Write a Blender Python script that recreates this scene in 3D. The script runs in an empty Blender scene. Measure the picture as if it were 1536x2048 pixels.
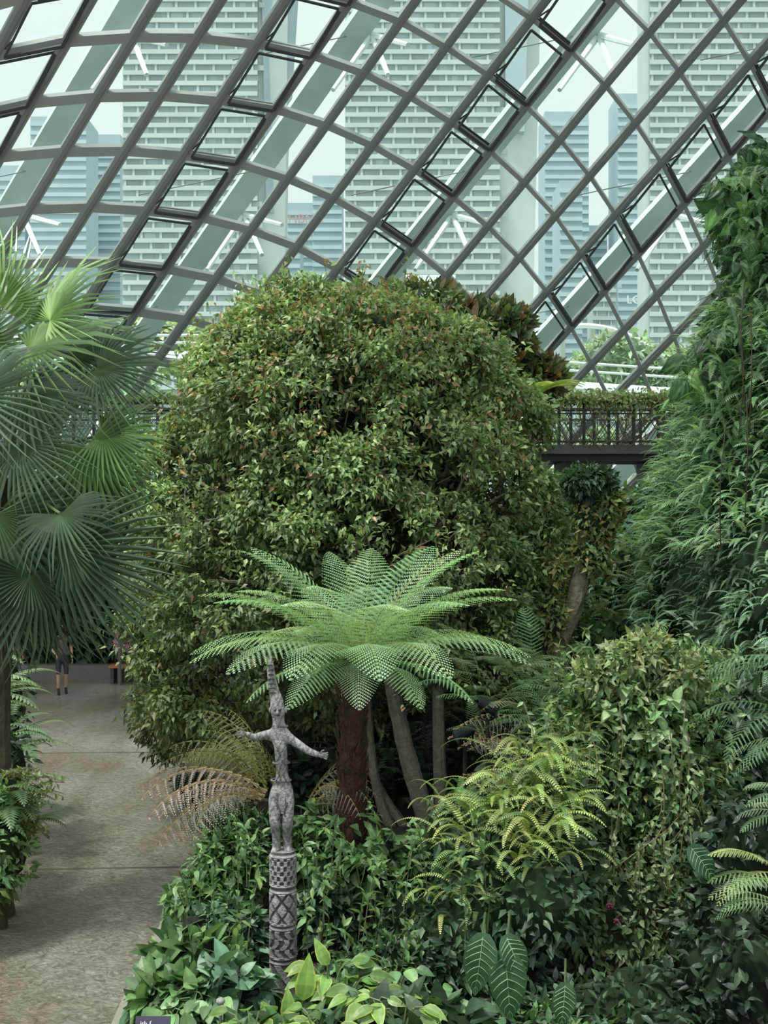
import bpy, math, numpy as np
from mathutils import Vector
rng=np.random.default_rng(7)
F=2400.0; CZ=4.5
def W(px,py,d):
    return np.array([(px-768)/F*d, d, CZ-(py-1024)/F*d])
def nrm(a):
    a=np.asarray(a,float); return a/np.maximum(np.linalg.norm(a,axis=-1,keepdims=True),1e-9)
UP=np.array([0,0,1.0])

# ---------------------------------------------------------------- mesh builder
class MB:
    def __init__(s): s.V=[];s.T=[];s.Q=[];s.C=[];s.TM=[];s.QM=[];s.n=0
    def add(s,v,tris=None,quads=None,col=(1,1,1),mat=0):
        v=np.asarray(v,float).reshape(-1,3)
        c=np.asarray(col,float)
        if c.ndim==1: c=np.tile(c,(len(v),1))
        s.V.append(v); s.C.append(c)
        if tris is not None and len(tris):
            t=np.asarray(tris,int)+s.n; s.T.append(t); s.TM.append(np.full(len(t),mat))
        if quads is not None and len(quads):
            q=np.asarray(quads,int)+s.n; s.Q.append(q); s.QM.append(np.full(len(q),mat))
        s.n+=len(v)
    def build(s,name,mats,smooth=False,parent=None):
        V=np.concatenate(s.V); C=np.concatenate(s.C)
        T=np.concatenate(s.T) if s.T else np.zeros((0,3),int)
        Q=np.concatenate(s.Q) if s.Q else np.zeros((0,4),int)
        M=np.concatenate((s.TM if s.TM else [])+(s.QM if s.QM else []))
        me=bpy.data.meshes.new(name)
        me.vertices.add(len(V)); me.vertices.foreach_set('co',V.astype(np.float32).ravel())
        loops=np.concatenate([T.ravel(),Q.ravel()])
        me.loops.add(len(loops)); me.loops.foreach_set('vertex_index',loops.astype(np.int32))
        st=np.concatenate([np.arange(len(T))*3, len(T)*3+np.arange(len(Q))*4])
        me.polygons.add(len(T)+len(Q))
        me.polygons.foreach_set('loop_start',st.astype(np.int32))
        me.polygons.foreach_set('material_index',M.astype(np.int32))
        me.polygons.foreach_set('use_smooth',np.full(len(st),smooth))
        me.update(calc_edges=True); me.validate()
        a=me.color_attributes.new('Col','FLOAT_COLOR','POINT')
        a.data.foreach_set('color',np.concatenate([C,np.ones((len(C),1))],1).astype(np.float32).ravel())
        for m in (mats if isinstance(mats,(list,tuple)) else [mats]): me.materials.append(m)
        o=bpy.data.objects.new(name,me); bpy.context.scene.collection.objects.link(o)
        if parent: o.parent=parent
        return o

def inst(mb,tmpl,pos,xd,zd,sc,col,mat=0):
    tv,tt,tc=tmpl
    pos=np.atleast_2d(pos); n=len(pos)
    x=nrm(np.broadcast_to(xd,(n,3))); z=np.broadcast_to(zd,(n,3))
    y=nrm(np.cross(z,x)); z=np.cross(x,y)
    sc=np.asarray(sc,float)
    if sc.ndim==0: sc=np.full((n,3),float(sc))
    elif sc.ndim==1: sc=np.repeat(sc[:,None],3,1)
    v=pos[:,None]+ (tv[None,:,0]*sc[:,0:1])[...,None]*x[:,None]+(tv[None,:,1]*sc[:,1:2])[...,None]*y[:,None]+(tv[None,:,2]*sc[:,2:3])[...,None]*z[:,None]
    m=len(tv)
    t=(tt[None]+ (np.arange(n)*m)[:,None,None]).reshape(-1,3)
    c=np.broadcast_to(col,(n,3))[:,None]*tc[None]
    mb.add(v.reshape(-1,3),tris=t,col=c.reshape(-1,3),mat=mat)

def cols(n,base,j=.18):
    b=np.array(base,float)[rng.integers(0,len(base),n)]
    return np.clip(b*(1+j*rng.normal(size=(n,1)))*(1+.06*rng.normal(size=(n,3))),.002,.95)

def smoothpath(P,k=6):
    P=np.asarray(P,float)
    if len(P)<3: return np.array([P[0]+(P[-1]-P[0])*t for t in np.linspace(0,1,k+1)])
    E=np.vstack([2*P[0]-P[1],P,2*P[-1]-P[-2]]); out=[]
    for i in range(1,len(E)-2):
        for t in np.arange(k)/k:
            a,b,c,d=E[i-1],E[i],E[i+1],E[i+2]
            out.append(.5*((2*b)+(c-a)*t+(2*a-5*b+4*c-d)*t*t+(3*b-a-3*c+d)*t**3))
    out.append(P[-1]); return np.array(out)
def tube(mb,P,R,ns=8,col=(1,1,1),mat=0,k=6,rough=0):
    R=np.atleast_1d(R); P0=np.asarray(P,float); P=smoothpath(P0,k)
    n=len(P); r=np.interp(np.linspace(0,1,n),np.linspace(0,1,len(R)),R) if len(R)>1 else np.full(n,R[0])
    T=nrm(np.gradient(P,axis=0)); ref=np.array([0.13,1,0.07]) if abs(T[0][1])<.8 else np.array([1,0.1,0])
    A=nrm(np.cross(T,ref)); B=np.cross(T,A)
    th=np.arange(ns)/ns*2*math.pi
    rr=r[:,None]*(1+rough*rng.normal(size=(n,ns)))
    v=P[:,None]+rr[...,None]*(np.cos(th)[None,:,None]*A[:,None]+np.sin(th)[None,:,None]*B[:,None])
    i,j=np.meshgrid(np.arange(n-1),np.arange(ns),indexing='ij'); j2=(j+1)%ns
    q=np.stack([i*ns+j,i*ns+j2,(i+1)*ns+j2,(i+1)*ns+j],-1).reshape(-1,4)
    mb.add(v.reshape(-1,3),quads=q,col=col,mat=mat)
    for e,c in ((0,P[0]),(n-1,P[-1])):
        ring=v[e]; mb.add(np.vstack([ring,c]),tris=[(a,(a+1)%ns,ns) for a in range(ns)],col=np.asarray(col)[:1].repeat(ns+1,0) if np.ndim(col)==2 else col,mat=mat)
BQ=np.array([(0,1,3,2),(4,6,7,5),(0,4,5,1),(2,3,7,6),(0,2,6,4),(1,5,7,3)])
def box(mb,c,s,col=(1,1,1),mat=0):
    c=np.asarray(c,float); s=np.asarray(s,float)/2
    v=[c+s*np.array([a,b,d]) for a in(-1,1) for b in(-1,1) for d in(-1,1)]
    mb.add(v,quads=BQ,col=col,mat=mat)
def beam(mb,p0,p1,n,w,d,col=(1,1,1),mat=0):
    p0=np.asarray(p0,float);p1=np.asarray(p1,float)
    x=nrm(p1-p0); y=nrm(np.cross(n,x)); z=np.cross(x,y)
    v=[p+ y*w/2*b + z*d/2*e for p in(p0,p1) for b in(-1,1) for e in(-1,1)]
    mb.add(v,quads=BQ,col=col,mat=mat)

# ---------------------------------------------------------------- materials
def newmat(name):
    m=bpy.data.materials.new(name); m.use_nodes=True; nt=m.node_tree; nt.nodes.clear()
    return m,nt,nt.nodes.new('ShaderNodeOutputMaterial')
def mat_attr(name,rough=.5,transl=0,bump=0,bscale=30,spec=.5,metal=0,noise=.25,nscale=12):
    m,nt,out=newmat(name); N=nt.nodes.new; L=nt.links.new
    at=N('ShaderNodeAttribute'); at.attribute_name='Col'
    no=N('ShaderNodeTexNoise'); no.inputs['Scale'].default_value=nscale; no.inputs['Detail'].default_value=3
    geo=N('ShaderNodeNewGeometry'); L(geo.outputs['Position'],no.inputs['Vector'])
    mr=N('ShaderNodeMapRange'); mr.inputs[3].default_value=1-noise; mr.inputs[4].default_value=1+noise
    mr.inputs[1].default_value=.3; mr.inputs[2].default_value=.7
    L(no.outputs['Fac'],mr.inputs[0])
    mu=N('ShaderNodeVectorMath'); mu.operation='SCALE'; L(at.outputs['Color'],mu.inputs[0]); L(mr.outputs[0],mu.inputs['Scale'])
    b=N('ShaderNodeBsdfPrincipled'); L(mu.outputs[0],b.inputs['Base Color'])
    b.inputs['Roughness'].default_value=rough; b.inputs['Specular IOR Level'].default_value=spec; b.inputs['Metallic'].default_value=metal
    if bump:
        n2=N('ShaderNodeTexNoise'); n2.inputs['Scale'].default_value=bscale; n2.inputs['Detail'].default_value=5
        L(geo.outputs['Position'],n2.inputs['Vector'])
        bp=N('ShaderNodeBump'); bp.inputs['Strength'].default_value=bump; bp.inputs['Distance'].default_value=.03
        L(n2.outputs['Fac'],bp.inputs['Height']); L(bp.outputs[0],b.inputs['Normal'])
    if transl:
        t=N('ShaderNodeBsdfTranslucent'); 
        g=N('ShaderNodeMix'); g.data_type='RGBA'; g.blend_type='MULTIPLY'; g.inputs[0].default_value=1
        L(mu.outputs[0],g.inputs[6]); g.inputs[7].default_value=(1.45,1.5,.75,1)
        L(g.outputs[2],t.inputs['Color'])
        mx=N('ShaderNodeMixShader'); mx.inputs[0].default_value=transl
        L(b.outputs[0],mx.inputs[1]); L(t.outputs[0],mx.inputs[2]); L(mx.outputs[0],out.inputs[0])
    else: L(b.outputs[0],out.inputs[0])
    return m
M_LEAF=mat_attr('foliage_leaf',rough=.45,transl=.32,spec=.5)
M_PALM=mat_attr('palm_leaf',rough=.33,transl=.15,spec=.7,noise=.15,nscale=5)
M_MATTE=mat_attr('foliage_core',rough=.9,spec=.1)
M_BARK=mat_attr('bark',rough=.85,bump=.8,bscale=25,spec=.2)
M_STEEL=mat_attr('painted_steel',rough=.6,spec=.25,noise=.06,nscale=2)
M_CONC=mat_attr('tower_concrete',rough=.8,spec=.2,noise=.05,nscale=.1)
M_WOOD=mat_attr('weathered_wood',rough=.8,bump=.6,bscale=40,spec=.2,noise=.35,nscale=14)
M_PLAIN=mat_attr('plain_paint',rough=.55,noise=.08)
M_SOIL=mat_attr('garden_soil',rough=.95,bump=1,bscale=9,noise=.5,nscale=4)
def mat_glass():
    m,nt,out=newmat('dome_glass'); N=nt.nodes.new; L=nt.links.new
    t=N('ShaderNodeBsdfTransparent'); t.inputs[0].default_value=(.88,.965,.95,1)
    g=N('ShaderNodeBsdfGlossy'); g.inputs['Roughness'].default_value=.03; g.inputs[0].default_value=(.85,.95,.93,1)
    lw=N('ShaderNodeLayerWeight'); lw.inputs[0].default_value=.2
    mr=N('ShaderNodeMapRange'); mr.inputs[3].default_value=.05; mr.inputs[4].default_value=.5
    L(lw.outputs['Fresnel'],mr.inputs[0])
    mx=N('ShaderNodeMixShader'); L(mr.outputs[0],mx.inputs[0]); L(t.outputs[0],mx.inputs[1]); L(g.outputs[0],mx.inputs[2]); L(mx.outputs[0],out.inputs[0])
    return m
M_GLASS=mat_glass()
def mat_floor():
    m,nt,out=newmat('stamped_concrete'); N=nt.nodes.new; L=nt.links.new
    geo=N('ShaderNodeNewGeometry')
    mp=N('ShaderNodeMapping'); L(geo.outputs['Position'],mp.inputs[0]); mp.inputs['Scale'].default_value=(1,.45,1)
    n1=N('ShaderNodeTexNoise'); n1.inputs['Scale'].default_value=.6; n1.inputs['Detail'].default_value=4; L(mp.outputs[0],n1.inputs[0])
    n2=N('ShaderNodeTexNoise'); n2.inputs['Scale'].default_value=8; n2.inputs['Detail'].default_value=8; n2.inputs['Roughness'].default_value=.7; n2.inputs['Distortion'].default_value=1.8; L(geo.outputs['Position'],n2.inputs[0])
    v=N('ShaderNodeTexVoronoi'); v.inputs['Scale'].default_value=16; L(geo.outputs['Position'],v.inputs[0])
    cr=N('ShaderNodeValToRGB'); cr.color_ramp.elements[0].color=(.19,.15,.075,1); cr.color_ramp.elements[1].color=(.36,.35,.30,1)
    cr.color_ramp.elements[0].position=.40; cr.color_ramp.elements[1].position=.60
    L(n1.outputs['Fac'],cr.inputs[0])
    mx=N('ShaderNodeMix'); mx.data_type='RGBA'; mx.blend_type='MULTIPLY'; mx.inputs[0].default_value=.85
    cr2=N('ShaderNodeValToRGB'); cr2.color_ramp.elements[0].color=(.38,.33,.24,1); cr2.color_ramp.elements[1].color=(1.0,1.0,1.0,1); cr2.color_ramp.elements[0].position=.4; cr2.color_ramp.elements[1].position=.56
    L(n2.outputs['Fac'],cr2.inputs[0]); L(cr.outputs[0],mx.inputs[6]); L(cr2.outputs[0],mx.inputs[7])
    b=N('ShaderNodeBsdfPrincipled'); L(mx.outputs[2],b.inputs['Base Color']); b.inputs['Roughness'].default_value=.3
    b.inputs['Specular IOR Level'].default_value=.8
    b.inputs['Coat Weight'].default_value=1; b.inputs['Coat Roughness'].default_value=.08; b.inputs['Coat IOR'].default_value=2.0
    ad=N('ShaderNodeMath'); ad.operation='ADD'; L(n2.outputs['Fac'],ad.inputs[0])
    ml=N('ShaderNodeMath'); ml.operation='MULTIPLY'; ml.inputs[1].default_value=.3; L(v.outputs['Distance'],ml.inputs[0]); L(ml.outputs[0],ad.inputs[1])
    bp=N('ShaderNodeBump'); bp.inputs['Strength'].default_value=1; bp.inputs['Distance'].default_value=.07; L(ad.outputs[0],bp.inputs['Height']); L(bp.outputs[0],b.inputs['Normal']); L(bp.outputs[0],b.inputs['Coat Normal'])
    L(b.outputs[0],out.inputs[0]); return m
M_FLOOR=mat_floor()

# ---------------------------------------------------------------- templates
def leaf_t(prof=((0,0),(.3,1),(.65,.8),(1,0)),w=.42,fold=.12,droop=.2,edge=None,base_sh=1.0):
    V=[];C=[];T=[]
    for i,(t,h) in enumerate(prof):
        hw=h*w/2; z=-droop*t*t
        V+= [(t,-hw,z+fold*hw*2),(t,0,z),(t,hw,z+fold*hw*2)]
        e=np.array(edge) if edge is not None else np.ones(3)
        C+=[e,np.ones(3)*base_sh,e]
    for i in range(len(prof)-1):
        a=i*3;b=a+3
        for s in (0,1):
            T+=[(a+s,a+s+1,b+s+1),(a+s,b+s+1,b+s)]
    return np.array(V,float),np.array(T),np.array(C,float)
L_SMALL=leaf_t(((0,0),(.35,1),(1,0)),w=.5)
L_MED=leaf_t()
L_BROAD=leaf_t(((0,.15),(.15,.8),(.35,1),(.6,.82),(.82,.42),(1,0)),w=.62,fold=.1,droop=.3,base_sh=1.25)
def yedge_t():
    V=[];C=[];T=[]
    for i,(t,h) in enumerate(((0,.15),(.15,.8),(.35,1),(.6,.82),(.82,.42),(1,0))):
        hw=h*.25; z=-.35*t*t
        for u in(-1,-.72,0,.72,1): V.append((t,u*hw,z+.2*abs(u)*hw)); C.append((2.6,1.75,1.1) if abs(u)==1 else ((1,1,1) if u else (1.3,1.25,1)))
    for i in range(5):
        for s in range(4):
            a=i*5+s;b=a+5; T+=[(a,a+1,b+1),(a,b+1,b)]
    return np.array(V,float),np.array(T),np.array(C,float)
L_YEDGE=yedge_t()
L_STRAP=leaf_t(((0,.5),(.2,1),(.5,.95),(.8,.6),(1,0)),w=.14,fold=.15,droop=.5)
def heart_t():
    pr=[(-.15,.45),(-.05,.8),(.1,.98),(.28,1),(.5,.86),(.72,.55),(.9,.2),(1,0)]; V=[];C=[];T=[]; U=(-1,-.66,-.33,0,.33,.66,1)
    for i,(t,h) in enumerate(pr):
        for k,u in enumerate(U):
            rib=.022*(1 if (i+abs(k-3))%2 else -1)*(abs(u)>0)
            V.append((t+.06*abs(u),u*h*.38,-.4*t*t*(t>0)+.12*abs(u)-.16*u*u+rib)); C.append((1.35,1.3,1.1) if u==0 else ((.85,)*3 if (i+k)%2 else (1.12,)*3))
    for i in range(len(pr)-1):
        for s in range(6):
            a=i*7+s;b=a+7; T+=[(a,a+1,b+1),(a,b+1,b)]
    return np.array(V,float),np.array(T),np.array(C,float)
HE=heart_t()
def frond_t(n=24,width=.22,a0=40,a1=-20,bip=0,pw=.05,pet=.1,fwd=.35,power=1.2,rw=.006,pd=.12,prof=None):
    V=[];T=[];C=[]
    K=n+1; ts=np.linspace(0,1,K); ang=np.radians(a0+(a1-a0)*ts**power)
    dx=np.cos(ang)/(K-1); dz=np.sin(ang)/(K-1)
    P=np.zeros((K,3)); P[1:,0]=np.cumsum(dx[:-1]); P[1:,2]=np.cumsum(dz[:-1])
    tan=np.stack([np.cos(ang),0*ang,np.sin(ang)],1); nor=np.stack([-np.sin(ang),0*ang,np.cos(ang)],1)
    def tri(a,b,c,s):
        k=len(V); V.extend([a,b,c]); T.append((k,k+1,k+2)); C.extend([s]*3)
    for i in range(K-1):
        r=rw*(1-.7*ts[i]); y=np.array([0,r,0])
        tri(P[i]-y,P[i]+y,P[i+1],(1.1,.95,.6)); tri(P[i]+nor[i]*r*1.5,P[i]-nor[i]*r*1.5,P[i+1],(.9,.8,.5))
    for i in range(K):
        t=ts[i]
        if t<pet: continue
        u=(t-pet)/(1-pet)
        pl=width*(prof(u) if prof else (math.sin(math.pi*min(1,(.12+.88*u)**.75))**.7+.03 if u<1 else .02))
        if u>.97: pl=max(pl,.015)
        for s in(-1,1):
            d=nrm(np.array([0,s,0])*1+tan[i]*(fwd+.5*u)-nor[i]*pd)
            if not bip:
                side=tan[i]*pw/2; m=P[i]+d*pl*.4
                k=len(V); V.extend([P[i]-side*.6,m-side,P[i]+d*pl-nor[i]*pd*pl*.5,m+side,P[i]+side*.6])
                T.extend([(k,k+1,k+4),(k+1,k+3,k+4),(k+1,k+2,k+3)]); C.extend([(.8,.85,.8),(1,1,1),(1.15,1.1,1),(1,1,1),(.8,.85,.8)])
            else:
                m=max(3,int(bip*pl/width))
                side=nrm(tan[i]-d*np.dot(tan[i],d)); st=pl/m
                for q in range(m):
                    v=q/m; p=P[i]+d*pl*v-nor[i]*pd*pl*.6*v*v; p2=P[i]+d*pl*(v+.85/m)-nor[i]*pd*pl*.6*(v)**2
                    hl=pw*(1-v)**.6*(.9 if v>.08 else .7)
                    sh=.8+.4*v
                    for ss in(-1,1):
                        tri(p,p2,(p+p2)/2+side*ss*hl+d*st*.5-nor[i]*hl*.35,(sh,sh,sh))
    return np.array(V),np.array(T),np.array(C,float)
F_SIMPLE=frond_t(18,.17,25,-50,0,.05)
F_HANG=frond_t(17,.12,15,-70,0,.042,power=.8)
F_BOSTON=frond_t(28,.085,60,-50,0,.025,pet=.03,fwd=.1,prof=lambda u:(1-u)**.35*min(1,.5+3*u))
F_TREE=[frond_t(28,.21,a0,a1,16,.0175,pet=.05,fwd=.35,rw=.007,pd=.16) for a0,a1 in((32,-36),(50,-10),(68,14),(12,-45))]
# crown shade painted in: fronds darken towards the hub
F_TREE=[(v,t,c*(.62+.55*np.clip(np.hypot(v[:,0],v[:,2]),0,1))[:,None]) for v,t,c in F_TREE]
F_DEAD=frond_t(14,.17,30,-60,15,.013,pet=.14,rw=.012,pd=1.0,fwd=.6)
F_BIPS=frond_t(18,.25,30,-40,12,.02,pet=.15)
def fan_t(N=34,spread=118,split=.36,droop=.25,seed=1):
    r=np.random.default_rng(seed); V=[];T=[];C=[]
    a=np.radians(np.linspace(-spread,spread,N+1))
    for i in range(N):
        a0,a1=a[i],a[i+1]; am=(a0+a1)/2; rl=(1-.22*(abs(am)/math.radians(spread))**2)*(.9+.16*r.random())
        def P(ang,rad,z=0):
            return (math.cos(ang)*rad,math.sin(ang)*rad,z-droop*rad**2.5+.1*rad*(1-math.cos(ang)))
        s=split*(.9+.16*r.random()); h=(a1-a0)
        k=len(V); dd=-.28*r.random()-.04
        s2=(s+rl)/2
        V+= [P(am,.0),P(a0,s),P(am,s,.035),P(a1,s),P(am-h*.2,s2,dd*.25),P(am,s2,.025+dd*.25),P(am+h*.2,s2,dd*.25),P(am+.03*r.normal(),rl,dd)]
        T+= [(k,k+1,k+2),(k,k+2,k+3),(k+1,k+4,k+5),(k+1,k+5,k+2),(k+2,k+5,k+6),(k+2,k+6,k+3),(k+4,k+7,k+5),(k+5,k+7,k+6)]
        sh=.7+.5*r.random(); C+=[(1.3,1.3,1.0)]+[(.65*sh,)*3,(1.35*sh,)*3,(.65*sh,)*3,(.9*sh,)*3,(1.35*sh,)*3,(.9*sh,)*3,(1.4*sh,1.35*sh,1.2*sh)]
    return np.array(V),np.array(T),np.array(C,float)
FANS=[fan_t(seed=i,droop=d) for i,d in enumerate((.10,.28,.5))]

# ---------------------------------------------------------------- foliage volumes
def sph(n):
    v=rng.normal(size=(n,3)); return nrm(v)
def bump(d,k,ph):
    return (np.sin(d[:,0]*k+ph)+np.sin(d[:,1]*k*1.1+ph*2.1)+np.sin(d[:,2]*k*.9+ph*3.3)+.6*np.sin((d[:,0]+d[:,2])*k*1.9+ph))/3.6
def core(mb,c,r,col,ph,k=5,amp=.14,mat=1,zmin=None,res=20):
    u,v=np.meshgrid(np.linspace(0,2*math.pi,res*2,endpoint=False),np.linspace(0,math.pi,res),indexing='ij')
    d=np.stack([np.cos(u)*np.sin(v),np.sin(u)*np.sin(v),np.cos(v)],-1).reshape(-1,3)
    p=c+d*r*(1+amp*bump(d,k,ph))[:,None]
    if zmin is not None: p[:,2]=np.maximum(p[:,2],zmin)
    U=res*2
    i,j=np.meshgrid(np.arange(U),np.arange(res-1),indexing='ij'); i2=(i+1)%U
    q=np.stack([i*res+j,i*res+j+1,i2*res+j+1,i2*res+j],-1).reshape(-1,4)
    mb.add(p,quads=q,col=col,mat=mat)
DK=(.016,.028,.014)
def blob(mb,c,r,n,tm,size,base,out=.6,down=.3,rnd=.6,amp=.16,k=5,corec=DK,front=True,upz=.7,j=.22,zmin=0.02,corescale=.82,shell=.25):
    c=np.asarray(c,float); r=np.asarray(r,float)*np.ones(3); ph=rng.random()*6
    if corec is not None: core(mb,c,r*corescale,corec,ph,k,amp,zmin=zmin)  # added dark solid inside the leaves to block light
    d=sph(int(n*(1.6 if front else 1)))
    if front: d=d[(d[:,1]<.45)][:n]
    rad=1+amp*bump(d,k,ph)-shell*rng.random(len(d))**1.5
    p=c+d*r*rad[:,None]
    ok=p[:,2]>zmin; p=p[ok]; d=d[ok]; rad=rad[ok]
    m=len(p)
    N=nrm(d/r)
    xd=N*out+UP*-down+rnd*rng.normal(size=(m,3)); zd=N*.5+UP*upz+.45*rng.normal(size=(m,3))
    s=size*(.65+.7*rng.random(m))
    inst(mb,tm,p,xd,zd,s,cols(m,base,j))

GREEN=[(.095,.19,.07),(.125,.24,.085),(.065,.14,.052)]
DARK=[(.045,.095,.05),(.068,.13,.068),(.035,.072,.038)]
BLUEG=[(.10,.20,.125),(.14,.26,.16),(.07,.145,.09)]

# ================================================================ DOME
def g(t):
    return np.interp(t,[-1800,-1300,-900,-500,-260,-150,0,100,200,285,370,460,570,625,680,745,810,860,900,930,960,1000,1050,1110,1200,1350],
                      [1150,640,300,92,26,8,0,3,13,27,52,87,150,188,230,290,360,432,495,552,613,710,850,1040,1400,2100])
KP={}
for k in range(-14,11):
    if k<=-1: P_=-160-115*(-1-k); s_=430+80*(-1-k)
    else:
        P_=[-45,70,188,298,412,522,612,702,795,890,985][k]; s_=[345,300,260,190,150,122,100,80,60,40,20][k]
    KP[k]=(P_,s_)
def slope(x0): return .60+ (x0-300)*.00022
JS=range(-14,22)
def Bx(j,y,x0=None):
    x0=310+130*j if x0 is None else x0
    m=slope(x0) if x0>-600 else slope(-600)
    return x0-m*y
def ddepth(px,py):
    e=(1024-py)/2400.; h=(px-768)/2400.
    return 37-18*e-9*e*e-6*h*h
def S(px,py,off=0):
    return W(px,py,ddepth(px,py)+off)
def Snorm(px,py):
    a=S(px+20,py)-S(px-20,py); b=S(px,py+20)-S(px,py-20)
    n=nrm(np.cross(a,b)); return n if n[1]<0 else -n
PB=1008
nodes={}
for j in JS:
    for k,(P_,s_) in KP.items():
        lo,hi=-2600,2600
        for _ in range(40):
            m=(lo+hi)/2
            if m-P_-g(Bx(j,m)-s_)>0: hi=m
            else: lo=m
        y=min(m,PB); nodes[(j,k)]=(Bx(j,y),y,m>PB)
def vis(n): return -1300<n[1] and -1500<n[0]<3000
mbf=MB(); mbg=MB(); mbw=MB()
SC=(.33,.365,.34)
for (j,k),n in nodes.items():
    if not vis(n): continue
    a=S(n[0],n[1])
    nb=nodes.get((j,k+1))
    if nb and vis(nb) and not(n[2] and nb[2]):
        b=S(nb[0],nb[1]); N=Snorm((n[0]+nb[0])/2,(n[1]+nb[1])/2)
        wB=np.interp(n[0],[300,1000],[.26,.21])
        beam(mbf,a,b,N,wB,.16,SC)
        beam(mbf,a+N*.11,b+N*.11,N,.08,.07,(.22,.245,.235))
    nb=nodes.get((j+1,k))
    if nb and vis(nb) and not(n[2] and nb[2]):
        b=S(nb[0],nb[1]); N=Snorm((n[0]+nb[0])/2,(n[1]+nb[1])/2)
        w=np.interp(n[0],[200,700,1100],[.26,.18,.10])
        beam(mbf,a,b,N,w,.16,SC)
    q=[nodes.get(x) for x in((j,k),(j+1,k),(j+1,k+1),(j,k+1))]
    if all(q) and all(vis(x) for x in q) and not all(x[2] for x in q):
        p=[S(x[0],x[1],.12) for x in q]
        mbg.add(p,quads=[(0,1,2,3)])
        if (j-2)%4==0 and -6<k<7 and not any(x[2] for x in q):
            c=sum(p)/4; N=Snorm(sum(x[0] for x in q)/4,sum(x[1] for x in q)/4)
            pin=[c+(x-c)*.80+N*.16 for x in p]
            pin[2]=pin[2]+N*.22; pin[3]=pin[3]+N*.22
            DKF=(.06,.07,.07)
            for e in range(4): beam(mbw,pin[e],pin[(e+1)%4],N,.05 if e in(0,3) else .09,.05,DKF,0)
            for o in (.80,.87,.94):
                p2=[c+(x-c)*o+N*.1 for x in p]
                beam(mbw,p2[2],p2[3],N,.04,.04,(.04,.045,.045),0)
                beam(mbw,p2[1],p2[2],N,.04,.04,(.04,.045,.045),0)
            for e in(0,1):
                beam(mbw,p[2+e]+(c-p[2+e])*.1+N*.1,pin[0 if e else 1]*.35+pin[2+e]*.65,N,.03,.03,(.08,.08,.08),0)
dome=bpy.data.objects.new('glass_dome',None); bpy.context.scene.collection.objects.link(dome)
mbf.build('gridshell_frame',M_STEEL,parent=dome)
mbg.build('window_panes',M_GLASS,parent=dome)
mbw.build('vent_window_sashes',[M_STEEL,M_GLASS],parent=dome)
mba=MB()
for x0 in (-235,265,755,1215,1705,2200):
    ys=np.arange(-1100,1010,90)
    pts=[S(Bx(0,y,x0),y,3.0) for y in ys]
    for i in range(len(ys)-1):
        N=Snorm(Bx(0,ys[i],x0),ys[i]); beam(mba,pts[i],pts[i+1],N,.64,.3,(.50,.59,.545))
    for i in range(1,len(ys)-2,4):
        a=pts[i]+np.array([.5,0,0])
        for dx_,dy_ in((70,80),(-40,110),(110,20)):
            bpx=Bx(0,ys[i],x0)+dx_; bpy_=ys[i]+dy_
            tube(mba,[a,S(bpx,bpy_,.2)],[.09,.06],6,(.72,.8,.77),k=2)
    for i in range(1,len(ys)-2,3):
        tube(mba,[pts[i],S(Bx(0,ys[i],x0)-240,ys[i]+50,.3)],[.016],4,(.2,.22,.22),k=2)
mba.build('exterior_arches',M_STEEL,parent=dome)

mb=MB(); zb=float(W(0,PB,37)[2])
box(mb,(2,37.4,zb/2-.1),(70,.6,zb),(.10,.115,.11)); box(mb,(2,37.1,zb),(70,.9,.22),(.3,.33,.32))
mb.build('wall_back',M_PLAIN)

# ================================================================ CITY
def tower(name,px0,px1,pyt,d,slab,win,fh=3.5,bay=6.0,side=None,zb=0,stag=True,depth=14):
    mb=MB(); x0=(px0-768)/F*d; x1=(px1-768)/F*d; zt=CZ+(1024-pyt)/F*d
    box(mb,((x0+x1)/2,d+depth/2+.8,(zt+zb)/2),(x1-x0,depth,zt-zb),win)
    nf=int((zt-zb)/fh); nb=max(2,int((x1-x0)/bay)); bw=(x1-x0)/nb
    for f in range(nf):
        z=zb+f*fh
        box(mb,((x0+x1)/2,d+.5,z+.55),(x1-x0,.9,fh*.42),np.array(slab)*(.96+.08*rng.random()))
        if bay<50:
            ofs=rng.random()*.5
            for b in range(nb):
                xx=x0+(b+ofs+(.45 if (stag and f%2) else 0.05))*bw
                if xx>x1-bw*.2: continue
                box(mb,(xx+bw*.06,d+.6,z+fh*.6),(bw*.13,.6,fh*.75),np.array(slab)*.95)
                if rng.random()<.7: box(mb,(xx+bw*.5,d+.75,z+fh*.66),(bw*(.3+.4*rng.random()),.2,fh*.5),np.array(win)*(.8+rng.random()*.4))
    if side:
        for (q,cl) in side:
            pts=[np.array([(a-768)/F*d,d+o,CZ+(1024-b)/F*d]) for a,b,o in q]
            mb.add(pts+[p+np.array([0,10,0]) for p in pts],quads=[(0,1,2,3),(7,6,5,4)]+[(i,(i+1)%4,4+(i+1)%4,4+i) for i in range(4)],col=cl)
    return mb.build(name,M_CONC)
SL=(.46,.53,.525); WN=(.32,.385,.395)  # facade colours paled and flattened, distance haze painted in
PALE=(.50,.565,.54); SG=(.37,.46,.495)
tower('hotel_tower',245,515,-160,400,SL,WN,side=[([(515,-160,2),(575,-160,6),(560,1020,6),(490,1020,2)],PALE),([(520,-160,1),(596,-160,8),(560,420,8),(532,420,1)],SG)])
tower('hotel_tower',690,1000,-160,400,SL,WN,side=[([(1000,-160,2),(1090,-160,6),(1060,1020,6),(960,1020,2)],PALE),([(1010,-160,1),(1062,-160,1.5),(1050,260,1.5),(1012,260,1)],SG)])
tower('hotel_tower',1300,1640,-160,400,SL,WN,side=[([(1290,-160,2),(1302,-160,2),(1302,1020,2),(1290,1020,2)],PALE)])
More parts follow.
